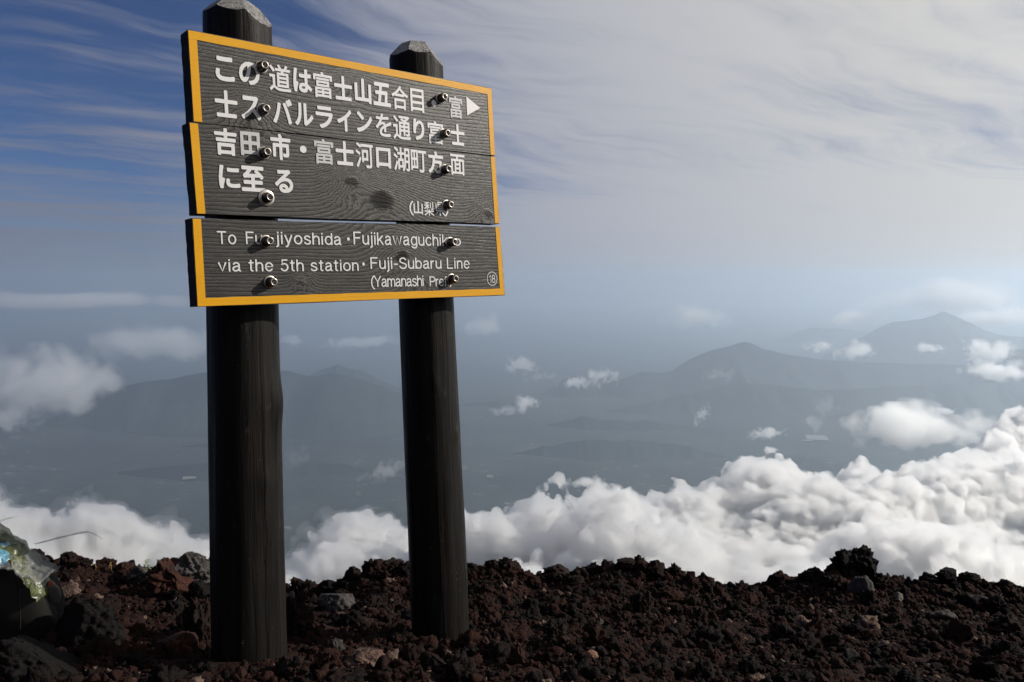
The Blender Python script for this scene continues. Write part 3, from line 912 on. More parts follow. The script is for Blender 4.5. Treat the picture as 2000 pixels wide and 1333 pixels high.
m_ends, nt = mat_new('black_board_edge')
p = nt.n('ShaderNodeTexCoord').outputs['Object']
finish(nt, nt.n('ShaderNodeBsdfPrincipled', ins={'Base Color': nt.mix(nt.noise(p, 60.0, 4), (0.004, 0.004, 0.004), (0.009, 0.008, 0.008)), 'Roughness': 0.75, 'Specular IOR Level': 0.15}))

m_yellow, nt = mat_new('yellow_paint')
p = nt.n('ShaderNodeTexCoord').outputs['Object']
fib = nt.noise(nt.mapping(p, scale=(12.0, 300.0, 300.0)), 1.0, 4, 0.6)
crk = nt.noise(nt.mapping(p, loc=(0.3, 0, 0), scale=(10.0, 120.0, 120.0)), 1.0, 5, 0.7)
chip = nt.noise(nt.mapping(p, scale=(24.0, 34.0, 34.0)), 1.0, 6, 0.75)
col = nt.mix(nt.noise(p, 9.0, 4), (0.50, 0.238, 0.001), (0.57, 0.285, 0.0015))
col = nt.mix(nt.rng(fib, 0.25, 0.6, 0.35, 0), col, (0.52, 0.24, 0.01))
col = nt.mix(nt.rng(crk, 0.69, 0.73), col, (0.10, 0.05, 0.02))
col = nt.mix(nt.rng(chip, 0.735, 0.755), col, (0.06, 0.04, 0.03))
bp = nt.n('ShaderNodeBump', ins={'Height': nt.math('SUBTRACT', fib, nt.rng(crk, 0.66, 0.73)), 'Strength': 0.5, 'Distance': 0.0015})
finish(nt, nt.n('ShaderNodeBsdfPrincipled', ins={'Base Color': col, 'Roughness': 0.42, 'Specular IOR Level': 0.2, 'Normal': bp.outputs[0]}))


def paint(name, c, wear):
    m, nt = mat_new(name)
    p = nt.n('ShaderNodeTexCoord').outputs['Object']
    fib = nt.noise(nt.mapping(p, scale=(9.0, 420.0, 420.0)), 1.0, 4, 0.6)
    spot = nt.noise(nt.mapping(p, scale=(30.0, 200.0, 200.0)), 1.0, 5, 0.7)
    col = nt.mix(nt.rng(fib, 0.3, 0.65, 0.22, 0.0), c, tuple(0.6 * q for q in c))
    col = nt.mix(nt.rng(spot, wear, wear + 0.05), col, (0.05, 0.045, 0.042))
    bp = nt.n('ShaderNodeBump', ins={'Height': fib, 'Strength': 0.35, 'Distance': 0.001})
    finish(nt, nt.n('ShaderNodeBsdfPrincipled', ins={'Base Color': col, 'Roughness': 0.5, 'Normal': bp.outputs[0]}))
    return m


m_white = paint('white_lettering_paint', (0.53, 0.53, 0.54), 0.68)
m_worn = paint('worn_grey_lettering_paint', (0.38, 0.38, 0.39), 0.64)

# round posts, stained almost black, weathered grey where the tops were hewn
m_post, nt = mat_new('black_stained_log')
p = nt.n('ShaderNodeTexCoord').outputs['Object']
gr = nt.noise(nt.mapping(p, scale=(34.0, 34.0, 1.5)), 1.0, 6, 0.65)
gr2 = nt.noise(nt.mapping(p, scale=(120.0, 120.0, 5.0)), 1.0, 4, 0.6)
blot = nt.noise(nt.mapping(p, scale=(9.0, 9.0, 3.0)), 1.0, 5, 0.65)
fleck = nt.noise(nt.mapping(p, scale=(70.0, 70.0, 34.0)), 1.0, 3, 0.6)
col = nt.mix(nt.rng(gr, 0.3, 0.7), (0.0035, 0.0032, 0.003), (0.0108, 0.0093, 0.0085))
col = nt.mix(nt.rng(blot, 0.52, 0.72, 0, 0.8), col, (0.013, 0.0095, 0.0082))
col = nt.mix(nt.rng(fleck, 0.735, 0.76), col, (0.14, 0.13, 0.12))
sx_ = nt.n('ShaderNodeSeparateXYZ', ins={0: p})
ang_ = nt.math('ARCTAN2', sx_.outputs[1], sx_.outputs[0])
cr = None
for k in range(13):                       # long drying cracks, each wandering down its own line
    a0 = -3.0 + k * 0.475 + 0.13 * math.sin(k * 5.1)
    wob = nt.noise(nt.mapping(p, loc=(k * 3.7, 0, k * 1.9), scale=(0.0, 0.0, 2.4)), 1.0, 4, 0.6)
    far = nt.math('ABSOLUTE', nt.math('SUBTRACT', nt.math('ADD', ang_, nt.math('MULTIPLY', wob, 0.34)), a0 + 0.17))
    wide = nt.rng(nt.noise(nt.mapping(p, loc=(k * 1.3, 5, k * 2.7), scale=(0, 0, 1.1)), 1.0, 2), 0.40, 0.62, 0.0, 0.035 if k % 3 else 0.055)
    one = nt.math('LESS_THAN', far, wide)
    cr = one if cr is None else nt.math('MAXIMUM', cr, one)
hole = nt.n('ShaderNodeTexVoronoi', ins={'Vector': nt.mapping(p, scale=(1, 1, 0.7)), 'Scale': 26.0})
hl = nt.math('LESS_THAN', hole.outputs['Distance'], 0.085)
cr = nt.math('MAXIMUM', cr, hl)
scuff = nt.noise(nt.mapping(p, loc=(4, 4, 4), scale=(26.0, 26.0, 9.0)), 1.0, 6, 0.75)
col = nt.mix(nt.rng(scuff, 0.60, 0.70, 0, 0.8), col, (0.030, 0.026, 0.025))
col = nt.mix(cr, col, (0.0015, 0.0015, 0.0015))
hgt = nt.math('ADD', nt.math('ADD', gr, nt.math('MULTIPLY', gr2, 0.6)), nt.math('MULTIPLY', cr, -1.8))
bp = nt.n('ShaderNodeBump', ins={'Height': hgt, 'Strength': 0.6, 'Distance': 0.006})
finish(nt, nt.n('ShaderNodeBsdfPrincipled', ins={'Base Color': col, 'Roughness': 0.5, 'Specular IOR Level': 0.10, 'Normal': bp.outputs[0]}))

m_hewn, nt = mat_new('weathered_hewn_top')
p = nt.n('ShaderNodeTexCoord').outputs['Object']
gr = nt.noise(nt.mapping(p, scale=(60.0, 60.0, 14.0)), 1.0, 6, 0.7)
pit = nt.noise(nt.mapping(p, scale=(90.0, 90.0, 60.0)), 1.0, 5, 0.75)
crack = nt.noise(nt.mapping(p, loc=(1, 2, 3), scale=(40.0, 40.0, 2.0)), 1.0, 2, 0.5)
cr = nt.rng(nt.math('ABSOLUTE', nt.math('SUBTRACT', crack, 0.46)), 0.014, 0.0)
col = nt.mix(nt.rng(gr, 0.3, 0.7), (0.12, 0.113, 0.11), (0.36, 0.345, 0.34))
col = nt.mix(nt.rng(pit, 0.50, 0.60), col, (0.022, 0.019, 0.018))
col = nt.mix(cr, col, (0.01, 0.01, 0.01))
bp = nt.n('ShaderNodeBump', ins={'Height': nt.math('SUBTRACT', nt.math('ADD', gr, nt.math('MULTIPLY', pit, -0.8)), cr), 'Strength': 1.0, 'Distance': 0.014})
finish(nt, nt.n('ShaderNodeBsdfPrincipled', ins={'Base Color': col, 'Roughness': 0.42, 'Specular IOR Level': 0.5, 'Normal': bp.outputs[0]}))

m_steel, nt = mat_new('weathered_steel')
p = nt.n('ShaderNodeTexCoord').outputs['Object']
ns = nt.noise(p, 120.0, 4, 0.6)
finish(nt, nt.n('ShaderNodeBsdfPrincipled', ins={'Base Color': nt.mix(nt.rng(ns, 0.4, 0.7), (0.40, 0.39, 0.37), (0.22, 0.17, 0.14)), 'Metallic': 1.0, 'Roughness': nt.rng(ns, 0.3, 0.7, 0.28, 0.5)}))
m_dsteel, nt = mat_new('steel_dark_reflection')  # same bolt steel, with the dark reflections on its sides put into the colour
p = nt.n('ShaderNodeTexCoord').outputs['Object']
ns = nt.noise(p, 140.0, 4, 0.6)
finish(nt, nt.n('ShaderNodeBsdfPrincipled', ins={'Base Color': nt.mix(nt.rng(ns, 0.4, 0.7), (0.10, 0.098, 0.095), (0.06, 0.045, 0.038)), 'Metallic': 1.0, 'Roughness': 0.36}))

sign = tag(link('signpost', None, loc=(-0.64, 3.26, -1.47)), 'dark wooden trail sign with yellow edges and white Japanese lettering on two black posts', 'signpost')
INV = Matrix.Translation(-sign.location)


def log_post(base, top, r0, r1, mat_cut, cuts, seed, knots=(), parent=sign):
    """a round log; cuts are hewing planes near its top: (azimuth from the camera side, tilt, distance below the top)"""
    base, top = Vector(base), Vector(top)
    ax = (top - base)
    L = ax.length
    ax.normalize()
    q = ax.to_track_quat('Z', 'Y').to_matrix()
    ns, nh = 72, 110
    bm = bmesh.new()
    rows = []
    ang = np.linspace(0, 2 * math.pi, ns, endpoint=False)
    for j in range(nh + 1):
        t = j / nh
        h = t * L
        r = r0 + (r1 - r0) * t
        P = np.stack([np.cos(ang) * 2.2, np.sin(ang) * 2.2, 0 * ang + h * 1.1 + seed], 1)
        d = 0.0035 * fbm(P, seed, 3) + 0.0016 * pnoise(P * np.array([9, 9, 0.8]), seed + 4)
        for ka, kh, ks, kr in knots:
            dd = np.angle(np.exp(1j * (ang - ka)))
            d = d + ks * np.exp(-(dd * r / kr) ** 2 - ((h - kh) / (kr * 1.9)) ** 2)
        rows.append([bm.verts.new(((r + e) * math.cos(a), (r + e) * math.sin(a), h)) for a, e in zip(ang, d)])
    for j in range(nh):
        for i in range(ns):
            f = bm.faces.new((rows[j][i], rows[j][(i + 1) % ns], rows[j + 1][(i + 1) % ns], rows[j + 1][i]))
            f.smooth = True
    bm.faces.new(rows[0][::-1])
    bm.faces.new(rows[-1])
    bm.verts.ensure_lookup_table()
    for az, tilt, off in cuts:
        n = Vector((math.sin(tilt) * math.cos(az), math.sin(tilt) * math.sin(az), math.cos(tilt)))
        co = Vector((off * math.cos(az), off * math.sin(az), L))
        res = bmesh.ops.bisect_plane(bm, geom=bm.verts[:] + bm.edges[:] + bm.faces[:], plane_co=co, plane_no=n, clear_outer=True)
        ed = [e for e in res['geom_cut'] if isinstance(e, bmesh.types.BMEdge)]
        nf = bmesh.ops.edgeloop_fill(bm, edges=ed)['faces']
        for f in nf:
            f.material_index = 1
            f.smooth = False
    bmesh.ops.recalc_face_normals(bm, faces=bm.faces[:])
    me = bpy.data.meshes.new('post')
    bm.to_mesh(me)
    bm.free()
    o = link('post', me, m_post, parent)
    me.materials.append(mat_cut)
    o.matrix_local = Matrix.Translation(base - sign.location) @ q.to_4x4()
    return o, q


def cam_az(q, base, deg):                 # angle round the post, counted from the camera side towards the right
    b = Vector(base)
    tow = Vector((-b.x, -b.y, 0)).normalized()
    d = R(deg)
    v = Vector((tow.x * math.cos(d) - tow.y * math.sin(d), tow.x * math.sin(d) + tow.y * math.cos(d), 0))
    l = q.transposed() @ v
    return math.atan2(l.y, l.x)


Bl, Tl = (-0.968, 2.962, -1.75), (-0.9995, 3.104, 1.004)
Br, Tr = (-0.300, 3.532, -1.85), (-0.411, 3.607, 0.994)
for B, T_, r0, r1, cdef, kdef, seed in (
        (Bl, Tl, 0.1335, 0.1180, [(0, 3, 0), (-6, 48, .058), (52, 56, .050), (100, 52, .060), (-56, 46, .062), (-105, 50, .062), (155, 48, .06), (-155, 50, .06), (20, 26, .034), (75, 27, .032), (-35, 22, .036), (130, 24, .036), (-90, 24, .036), (28, 68, .094), (-80, 66, .096), (80, 69, .09)],
         [(62, 1.30, .016, .045), (30, 1.02, .006, .02), (75, 2.06, .006, .05)], 3),
        (Br, Tr, 0.1265, 0.1120, [(0, 0, 0), (16, 43, .040), (74, 57, .048), (-42, 46, .046), (-70, 66, .086), (45, 66, .088), (-95, 50, .055), (135, 52, .05), (-150, 50, .05)],
         [(60, 1.18, .008, .016), (10, 1.42, .005, .018), (70, 0.55, .004, .03)], 7)):
    qq = (Vector(T_) - Vector(B)).normalized().to_track_quat('Z', 'Y').to_matrix()
    cuts = [(cam_az(qq, B, a), R(t), o_) for a, t, o_ in cdef]
    kn = [(cam_az(qq, B, a), h, s_, r_) for a, h, s_, r_ in kdef]
    log_post(B, T_, r0, r1, m_hewn, cuts, seed, kn)

# boards: corner lists (u, v) upper left, upper right, lower right, lower left in the sign's own metres
QUADS = [[(0.0139, -0.0027), (1.3109, 0.0085), (1.3158, 0.2955), (0.016, 0.2965)],
         [(0.0017, 0.2992), (1.3156, 0.2997), (1.325, 0.5879), (0.0097, 0.5988)],
         [(-0.0061, 0.6130), (1.3259, 0.6005), (1.3394, 0.8983), (-0.0061, 0.9053)]]
BW = 0.029


def lerp_quad(q, s, t):
    a, b, c, d = [Vector((x, -y, 0)) for x, y in q]
    return a.lerp(b, s).lerp(d.lerp(c, s), t)


def plank(q, seed):
    nx_, ny_ = 60, 14
    bm = bmesh.new()
    front, back = {}, {}
    for i in range(nx_ + 1):
        for j in range(ny_ + 1):
            s, t = i / nx_, j / ny_
            v = lerp_quad(q, s, t)
            jit = 0.0
            if i in (0, nx_):
                jit = 0.0012 * random.Random(seed * 99 + j + i).uniform(-1, 1)
            k = 0.0010 * math.sin(s * 9 + seed) if j in (0, ny_) else 0
            front[i, j] = bm.verts.new((v.x + jit, v.y + k, 0))
            back[i, j] = bm.verts.new((v.x + jit, v.y + k, -BT))
    for i in range(nx_):
        for j in range(ny_):
            bm.faces.new((front[i, j], front[i, j + 1], front[i + 1, j + 1], front[i + 1, j]))
            bm.faces.new((back[i, j], back[i + 1, j], back[i + 1, j + 1], back[i, j + 1]))
    for i in range(nx_):
        bm.faces.new((front[i, 0], front[i + 1, 0], back[i + 1, 0], back[i, 0]))
        bm.faces.new((front[i, ny_], back[i, ny_], back[i + 1, ny_], front[i + 1, ny_]))
    for j in range(ny_):
        bm.faces.new((front[0, j], back[0, j], back[0, j + 1], front[0, j + 1]))
        bm.faces.new((front[nx_, j], front[nx_, j + 1], back[nx_, j + 1], back[nx_, j]))
    edge = [e for e in bm.edges if len(e.link_faces) == 2 and e.calc_face_angle(0) > 1.0 and all(v.co.z > -0.001 for v in e.verts)]
    bmesh.ops.bevel(bm, geom=edge, offset=0.0022, segments=2, affect='EDGES')
    bmesh.ops.recalc_face_normals(bm, faces=bm.faces[:])
    return bm


def border(q, sides, seed, only):
    """flat painted strips just proud of the face, mitred only where the photo shows a top or bottom strip"""
    bm = bmesh.new()
    w0 = (Vector(q[1]) - Vector(q[0])).length
    h0 = (Vector(q[3]) - Vector(q[0])).length
    a, b = BW / w0, BW / h0
    e = 0.0018
    ew_, eh = e / w0, e / h0
    rects = []
    t0, t1 = (b if 't' in sides else eh), (1 - b if 'b' in sides else 1 - eh)
    rects.append((ew_, a, t0, t1))
    rects.append((1 - a * 0.9, 1 - ew_, t0, t1))
    if 't' in sides:
        rects.append((ew_, 1 - ew_, eh, b))
    if 'b' in sides:
        rects.append((ew_, 1 - ew_, 1 - b, 1 - eh))
    for s0, s1, t0, t1 in rects[only:only + 1]:
        ns_ = max(2, int((s1 - s0) * 80))
        lo_, hi_ = [], []
        for i in range(ns_ + 1):
            s = s0 + (s1 - s0) * i / ns_
            for t, lst in ((t0, lo_), (t1, hi_)):
                v = lerp_quad(q, s, t)
                inner = (t == b and 't' in sides and s1 - s0 > .5) or (t == 1 - b and s1 - s0 > .5)
                wob = 0.0005 * math.sin(s * 57 + seed) if inner else 0
                lst.append((bm.verts.new((v.x, v.y + wob, 0.0014)), bm.verts.new((v.x, v.y + wob, 0.0002))))
        for i in range(ns_):
            bm.faces.new((hi_[i][0], hi_[i + 1][0], lo_[i + 1][0], lo_[i][0]))
            bm.faces.new((lo_[i][0], lo_[i + 1][0], lo_[i + 1][1], lo_[i][1]))
            bm.faces.new((hi_[i][1], hi_[i + 1][1], hi_[i + 1][0], hi_[i][0]))
        bm.faces.new((lo_[0][0], lo_[0][1], hi_[0][1], hi_[0][0]))
        bm.faces.new((lo_[-1][1], lo_[-1][0], hi_[-1][0], hi_[-1][1]))
    return bm


GLYPHS = [
    (0, 'こ', 0.0997, 0.1655, 0.066, 0.1485, 0), (0, 'の', 0.181, 0.2551, 0.0695, 0.1484, 0), (0, '道', 0.2902, 0.3721, 0.0622, 0.1557, 0),
    (0, 'は', 0.3815, 0.4544, 0.0632, 0.1475, 0), (0, '富', 0.4608, 0.5373, 0.0627, 0.1561, 0), (0, '士', 0.5452, 0.6213, 0.0642, 0.1535, 0),
    (0, '山', 0.6319, 0.7039, 0.0612, 0.1531, 0), (0, '五', 0.7124, 0.7916, 0.0646, 0.1542, 0), (0, '合', 0.7957, 0.8728, 0.0648, 0.1579, 0),
    (0, '目', 0.8845, 0.9493, 0.0653, 0.1569, 0), (0, '・', 0.9868, 1.0113, 0.0983, 0.1252, 0), (0, '富', 1.0772, 1.1443, 0.069, 0.1588, 1),
    (0, '▶', 1.169, 1.2414, 0.0619, 0.1404, 0), (0, '士', 0.0913, 0.1697, 0.1789, 0.2693, 0), (0, 'ス', 0.1817, 0.2531, 0.1862, 0.267, 0),
    (0, 'バ', 0.2972, 0.3715, 0.1796, 0.268, 0), (0, 'ル', 0.3808, 0.4538, 0.1853, 0.2661, 0), (0, 'ラ', 0.4635, 0.5339, 0.1861, 0.2665, 0),
    (0, 'イ', 0.5515, 0.6125, 0.1871, 0.2689, 0), (0, 'ン', 0.6342, 0.7019, 0.1862, 0.2638, 0), (0, 'を', 0.7174, 0.7898, 0.1838, 0.2706, 0),
    (0, '通', 0.7964, 0.8786, 0.1818, 0.2741, 0), (0, 'り', 0.8918, 0.9455, 0.1845, 0.2681, 0), (0, '富', 0.9626, 1.0399, 0.1843, 0.2755, 0),
    (0, '士', 1.0791, 1.1505, 0.1831, 0.27, 0), (1, '吉', 0.0824, 0.1606, 0.3065, 0.3969, 0), (1, '田', 0.1729, 0.2432, 0.3094, 0.3912, 1),
    (1, '市', 0.2825, 0.3584, 0.3048, 0.3968, 0), (1, '・', 0.3939, 0.4202, 0.3381, 0.3638, 0), (1, '富', 0.4514, 0.5291, 0.306, 0.3977, 1),
    (1, '士', 0.5384, 0.6145, 0.305, 0.3946, 0), (1, '河', 0.6229, 0.6995, 0.3035, 0.3986, 0), (1, '口', 0.7128, 0.7793, 0.3141, 0.3921, 0),
    (1, '湖', 0.7921, 0.8682, 0.3043, 0.3977, 0), (1, '町', 0.8739, 0.9487, 0.308, 0.3968, 0), (1, '方', 0.9574, 1.0334, 0.3055, 0.3948, 0),
    (1, '面', 1.0697, 1.1451, 0.3082, 0.3941, 0), (1, 'に', 0.0906, 0.1647, 0.4304, 0.509, 0), (1, '至', 0.1689, 0.2534, 0.4264, 0.5137, 0),
    (1, 'る', 0.2911, 0.3605, 0.4301, 0.5115, 0), (1, '(', 0.8564, 0.8761, 0.5119, 0.5698, 2), (1, '山', 0.8762, 0.921, 0.5113, 0.5644, 2),
    (1, '梨', 0.9282, 0.9765, 0.5127, 0.5684, 2), (1, '県', 0.9817, 1.031, 0.51, 0.5663, 2), (1, ')', 1.0282, 1.0492, 0.5126, 0.5682, 2),
    (2, 'To', 0.0729, 0.1394, 0.6529, 0.6969, 3), (2, 'Fu', 0.1739, 0.2333, 0.652, 0.6953, 3), (2, 'jiyoshida', 0.2833, 0.5441, 0.6494, 0.7039, 3),
    (2, '・', 0.5682, 0.5802, 0.6633, 0.6758, 3), (2, 'Fujikawaguchik', 0.5963, 1.0397, 0.6411, 0.7014, 3),
    (2, 'o', 1.0712, 1.1074, 0.6563, 0.6871, 3), (2, 'via the 5th station', 0.0711, 0.6122, 0.7469, 0.7896, 3),
    (2, '・', 0.6292, 0.64, 0.7571, 0.7697, 3), (2, 'Fuji-Subaru Line', 0.6652, 1.1487, 0.7371, 0.7934, 3),
    (2, '(Yamanashi', 0.6638, 0.9085, 0.8069, 0.8611, 4), (2, 'Pref.', 0.939, 1.0347, 0.8127, 0.8534, 4), (2, ')', 1.0388, 1.0546, 0.8048, 0.8576, 4),
    (2, '18', 1.2534, 1.2865, 0.8086, 0.8438, 4), (2, 'ring', 1.2406, 1.2982, 0.7954, 0.8559, 4),
]


def arc(cx, cy, rx, ry, a0, a1, n=14):
    return [(cx + rx * math.cos(R(a0 + (a1 - a0) * i / n)), cy + ry * math.sin(R(a0 + (a1 - a0) * i / n))) for i in range(n + 1)]


XH = 0.73                                # plain sans letters as pen strokes, capital height 1
LATIN = {
    'T': (0.66, [[(0, 1), (0.66, 1)], [(0.33, 1), (0.33, 0)]]),
    'o': (0.56, [arc(.28, XH / 2, .28, XH / 2, 0, 360, 28)]),
    'F': (0.56, [[(0.56, 1), (0, 1), (0, 0)], [(0, .53), (.48, .53)]]),
    'u': (0.48, [[(0, XH), (0, .25)] + arc(.23, .24, .23, .24, 180, 350), [(.48, XH), (.48, 0)]]),
    'j': (0.10, [[(.08, XH), (.08, -.14)] + arc(-.06, -.14, .14, .13, 0, -80, 6), [(.08, .95), (.08, 1.0)]]),
    'i': (0.06, [[(.03, XH), (.03, 0)], [(.03, .95), (.03, 1.0)]]),
    'y': (0.50, [[(0, XH), (.25, 0)], [(.5, XH), (.25, 0), (.19, -.17)] + arc(.07, -.16, .11, .11, -20, -100, 5)]),
    's': (0.46, [arc(.23, .55, .21, .18, 25, 180, 10) + [(.06, .46), (.40, .30)] + arc(.23, .19, .23, .19, 20, -160, 12)]),
    'h': (0.48, [[(0, 1), (0, 0)], [(0, .46)] + arc(.25, .47, .23, .26, 170, 0, 10) + [(.48, 0)]]),
    'n': (0.48, [[(0, XH), (0, 0)], [(0, .46)] + arc(.25, .47, .23, .26, 170, 0, 10) + [(.48, 0)]]),
    'm': (0.80, [[(0, XH), (0, 0)], [(0, .48)] + arc(.21, .50, .19, .23, 170, 0, 8) + [(.40, 0)], [(.40, .48)] + arc(.61, .50, .19, .23, 170, 0, 8) + [(.80, 0)]]),
    'd': (0.53, [[(.53, 1), (.53, 0)], arc(.265, XH / 2, .265, XH / 2, 0, 360, 26)]),
    'b': (0.53, [[(0, 1), (0, 0)], arc(.265, XH / 2, .265, XH / 2, 0, 360, 26)]),
    'a': (0.52, [arc(.24, .53, .21, .20, 155, 10, 9) + [(.45, .12), (.47, .03), (.53, .0)], [(.45, .45), (.20, .39)] + arc(.17, .19, .17, .19, 95, 300, 10) + [(.36, .08), (.45, .20)]]),
    'k': (0.48, [[(0, 1), (0, 0)], [(.44, XH), (0, .28)], [(.17, .44), (.48, 0)]]),
    'w': (0.78, [[(0, XH), (.19, 0), (.39, XH), (.59, 0), (.78, XH)]]),
    'v': (0.50, [[(0, XH), (.25, 0), (.50, XH)]]),
    'g': (0.53, [arc(.265, XH / 2, .265, XH / 2, 0, 360, 26), [(.53, XH), (.53, -.05)] + arc(.28, -.06, .25, .20, 0, -160, 10)]),
    'c': (0.50, [arc(.28, XH / 2, .28, XH / 2, 42, 318, 20)]),
    't': (0.30, [[(.13, .95), (.13, .14)] + arc(.25, .13, .12, .13, 180, 275, 6), [(0, XH), (.29, XH)]]),
    'e': (0.55, [[(.01, .39), (.55, .39)] + arc(.28, XH / 2, .27, XH / 2, 4, 322, 24)]),
    '5': (0.52, [[(.47, 1), (.10, 1), (.05, .54)] + arc(.25, .33, .27, .33, 138, -155, 18)]),
    'S': (0.62, [arc(.31, .75, .28, .25, 22, 190, 12) + [(.10, .59), (.50, .44)] + arc(.31, .26, .31, .26, 25, -168, 14)]),
    'r': (0.28, [[(0, XH), (0, 0)], [(0, .44)] + arc(.24, .46, .22, .26, 165, 85, 6)]),
    'L': (0.52, [[(0, 1), (0, 0), (.52, 0)]]),
    'Y': (0.66, [[(0, 1), (.33, .46), (.66, 1)], [(.33, .46), (.33, 0)]]),
    'P': (0.60, [[(0, 0), (0, 1), (.34, 1)] + arc(.34, .74, .26, .26, 90, -90, 12) + [(0, .48)]]),
    'f': (0.28, [[(.11, 0), (.11, .82)] + arc(.24, .84, .13, .16, 180, 80, 6), [(0, XH), (.27, XH)]]),
    '(': (0.20, [arc(.52, .40, .52, .72, 118, 242, 14)]),
    ')': (0.20, [arc(-.32, .40, .52, .72, 62, -62, 14)]),
    '-': (0.28, [[(0, .40), (.28, .40)]]),
    '.': (0.06, [[(.03, 0), (.03, .04)]]),
    '1': (0.30, [[(0, .76), (.24, 1), (.24, 0)]]),
    '8': (0.52, [arc(.26, .755, .22, .245, 0, 360, 22), arc(.26, .265, .26, .265, 0, 360, 22)]),
    ' ': (0.22, []),
}


def pen(text, gap, t):                   # the strokes of a word, t the half width of the pen
    x, V, F = 0.0, [], []
    layer = 0
    for ch in text:
        wd, strokes = LATIN[ch]
        for st in strokes:
            P = np.array(st, float) + (x, 0)
            keep_ = [0] + [i for i in range(1, len(P)) if np.hypot(*(P[i] - P[i - 1])) > 1e-4]
            P = P[keep_]
            z = layer % 7 * 0.00004
            layer += 1
            dirs = np.diff(P, axis=0)
            dirs /= np.linalg.norm(dirs, axis=1)[:, None]
            nrm = np.stack([-dirs[:, 1], dirs[:, 0]], 1)
            closed = np.hypot(*(P[0] - P[-1])) < 1e-3
            nn = np.concatenate([nrm[:1], (nrm[:-1] + nrm[1:]) / 2, nrm[-1:]])
            if closed:
                nn[0] = nn[-1] = (nrm[0] + nrm[-1]) / 2
            nn = nn / np.maximum((nn ** 2).sum(1), 0.35)[:, None]
            b0 = len(V)
            for p, n in zip(P, nn):
                V += [(*(p + n * t), z), (*(p - n * t), z)]
            for i in range(len(P) - 1):
                F.append((b0 + 2 * i, b0 + 2 * i + 1, b0 + 2 * i + 3, b0 + 2 * i + 2))
            if not closed:
                for p, d, s in ((P[0], -dirs[0], 1), (P[-1], dirs[-1], -1)):
                    a0 = math.atan2(d[1], d[0])
                    c0 = len(V)
                    for k in range(7):
                        a_ = a0 - math.pi / 2 + math.pi * k / 6
                        V.append((p[0] + t * math.cos(a_), p[1] + t * math.sin(a_), z))
                    F.append(tuple(range(c0, c0 + 7)))
        x += wd + gap
    return np.array(V), F


def brush(ch, weight):                   # a character thickened by a small round pen
    cu = bpy.data.curves.new('glyph', 'FONT')
    cu.body = ch
    cu.size = 1.0
    cu.resolution_u = 4
    ob = bpy.data.objects.new('glyph', cu)
    me = bpy.data.meshes.new_from_object(ob)
    V0 = np.array([v.co[:2] for v in me.vertices])
    F0 = [tuple(p.vertices) for p in me.polygons]
    bpy.data.objects.remove(ob)
    bpy.data.meshes.remove(me)
    bpy.data.curves.remove(cu)
    V, F = [], []
    for k in range(10):
        a = 2 * math.pi * k / 10
        V += [(x + weight * math.cos(a), y + weight * math.sin(a), 0.00003 * k) for x, y in V0]
        F += [tuple(i + k * len(V0) for i in f) for f in F0]
    return np.array(V), F


def disc_mesh(kind):
    if kind == '・':
        a = np.linspace(0, 2 * math.pi, 24, endpoint=False)
        return np.stack([np.cos(a), np.sin(a)], 1), [tuple(range(24))]
    if kind == '▶':
        return np.array([(0, 0), (1, 0.5), (0, 1.0)]), [(0, 1, 2)]
    a = np.linspace(0, 2 * math.pi, 40, endpoint=False)
    V = np.concatenate([np.stack([np.cos(a), np.sin(a)], 1), np.stack([np.cos(a), np.sin(a)], 1) * 0.91])
    return V, [(i, (i + 1) % 40, 40 + (i + 1) % 40, 40 + i) for i in range(40)]


INTRICATE = '道富通湖町梨県目合面河を'


def lettering(glyphs, mat, parent, label=None):
    bm = bmesh.new()
    for _, ch, u0, u1, v0, v1, tone in glyphs:
        if ch in ('・', '▶', 'ring'):
            V, F = disc_mesh(ch)
        elif tone >= 3 or ch in '()':
            V, F = pen(ch, 0.15 if tone == 4 else 0.24, 0.05 if ch == '18' else {3: 0.062, 4: 0.062}.get(tone, 0.07))
        else:
            V, F = brush(ch, (0.017 if ch in INTRICATE else 0.034) * (0.6 if tone == 2 else 1))
        lo, hi = V[:, :2].min(0), V[:, :2].max(0)
        z = V[:, 2] if V.shape[1] > 2 else np.zeros(len(V))
        W = (V[:, :2] - lo) / (hi - lo)
        vs = [bm.verts.new((u0 + (u1 - u0) * x, -(v1 + (v0 - v1) * y), 0.0018 + zz_)) for (x, y), zz_ in zip(W, z)]
        for f in F:
            try:
                bm.faces.new([vs[i] for i in f])
            except ValueError:
                pass
    bm.normal_update()
    for f in bm.faces:
        if f.normal.z < 0:
            f.normal_flip()
    bm.normal_update()
    for f in bm.faces:
        if f.normal.z < 0:
            f.normal_flip()
    o = from_bm('lettering', bm, mat, parent)
    if label:
        o['label'] = label
    return o


boards = []
for bi, q in enumerate(QUADS):
    o = from_bm('sign_board', plank(q, bi), m_board, sign)
    o.matrix_local = INV @ M_SIGN
    o.data.materials.append(m_ends)
    for f_ in o.data.polygons:
        if f_.normal.z < 0.5:
            f_.material_index = 1
    boards.append(o)
    for k_ in range((3, 2, 3)[bi]):
        from_bm('yellow_border', border(q, ('t', '', 'b')[bi], bi, k_), m_yellow, o)
    plain = [g for g in GLYPHS if g[0] == bi and g[6] != 1]
    worn = [g for g in GLYPHS if g[0] == bi and g[6] == 1]
    stops = ((0.17, 9), (0.41, 0.512, 9), (0.71, 0.80, 9))[bi]
    prev_v = -1.0
    for st in stops:                      # one piece of lettering per written line
        ln_ = [g for g in plain if prev_v <= (g[4] + g[5]) / 2 < st and g[1] not in ('18', 'ring')]
        prev_v = st
        if ln_:
            lettering(ln_, m_white, o)
    badge = [g for g in plain if g[1] in ('18', 'ring')]
    if badge:
        lettering(badge, m_white, o).name = 'number_badge'
    for g in worn:
        lettering([g], m_worn, o, 'worn greyed character')


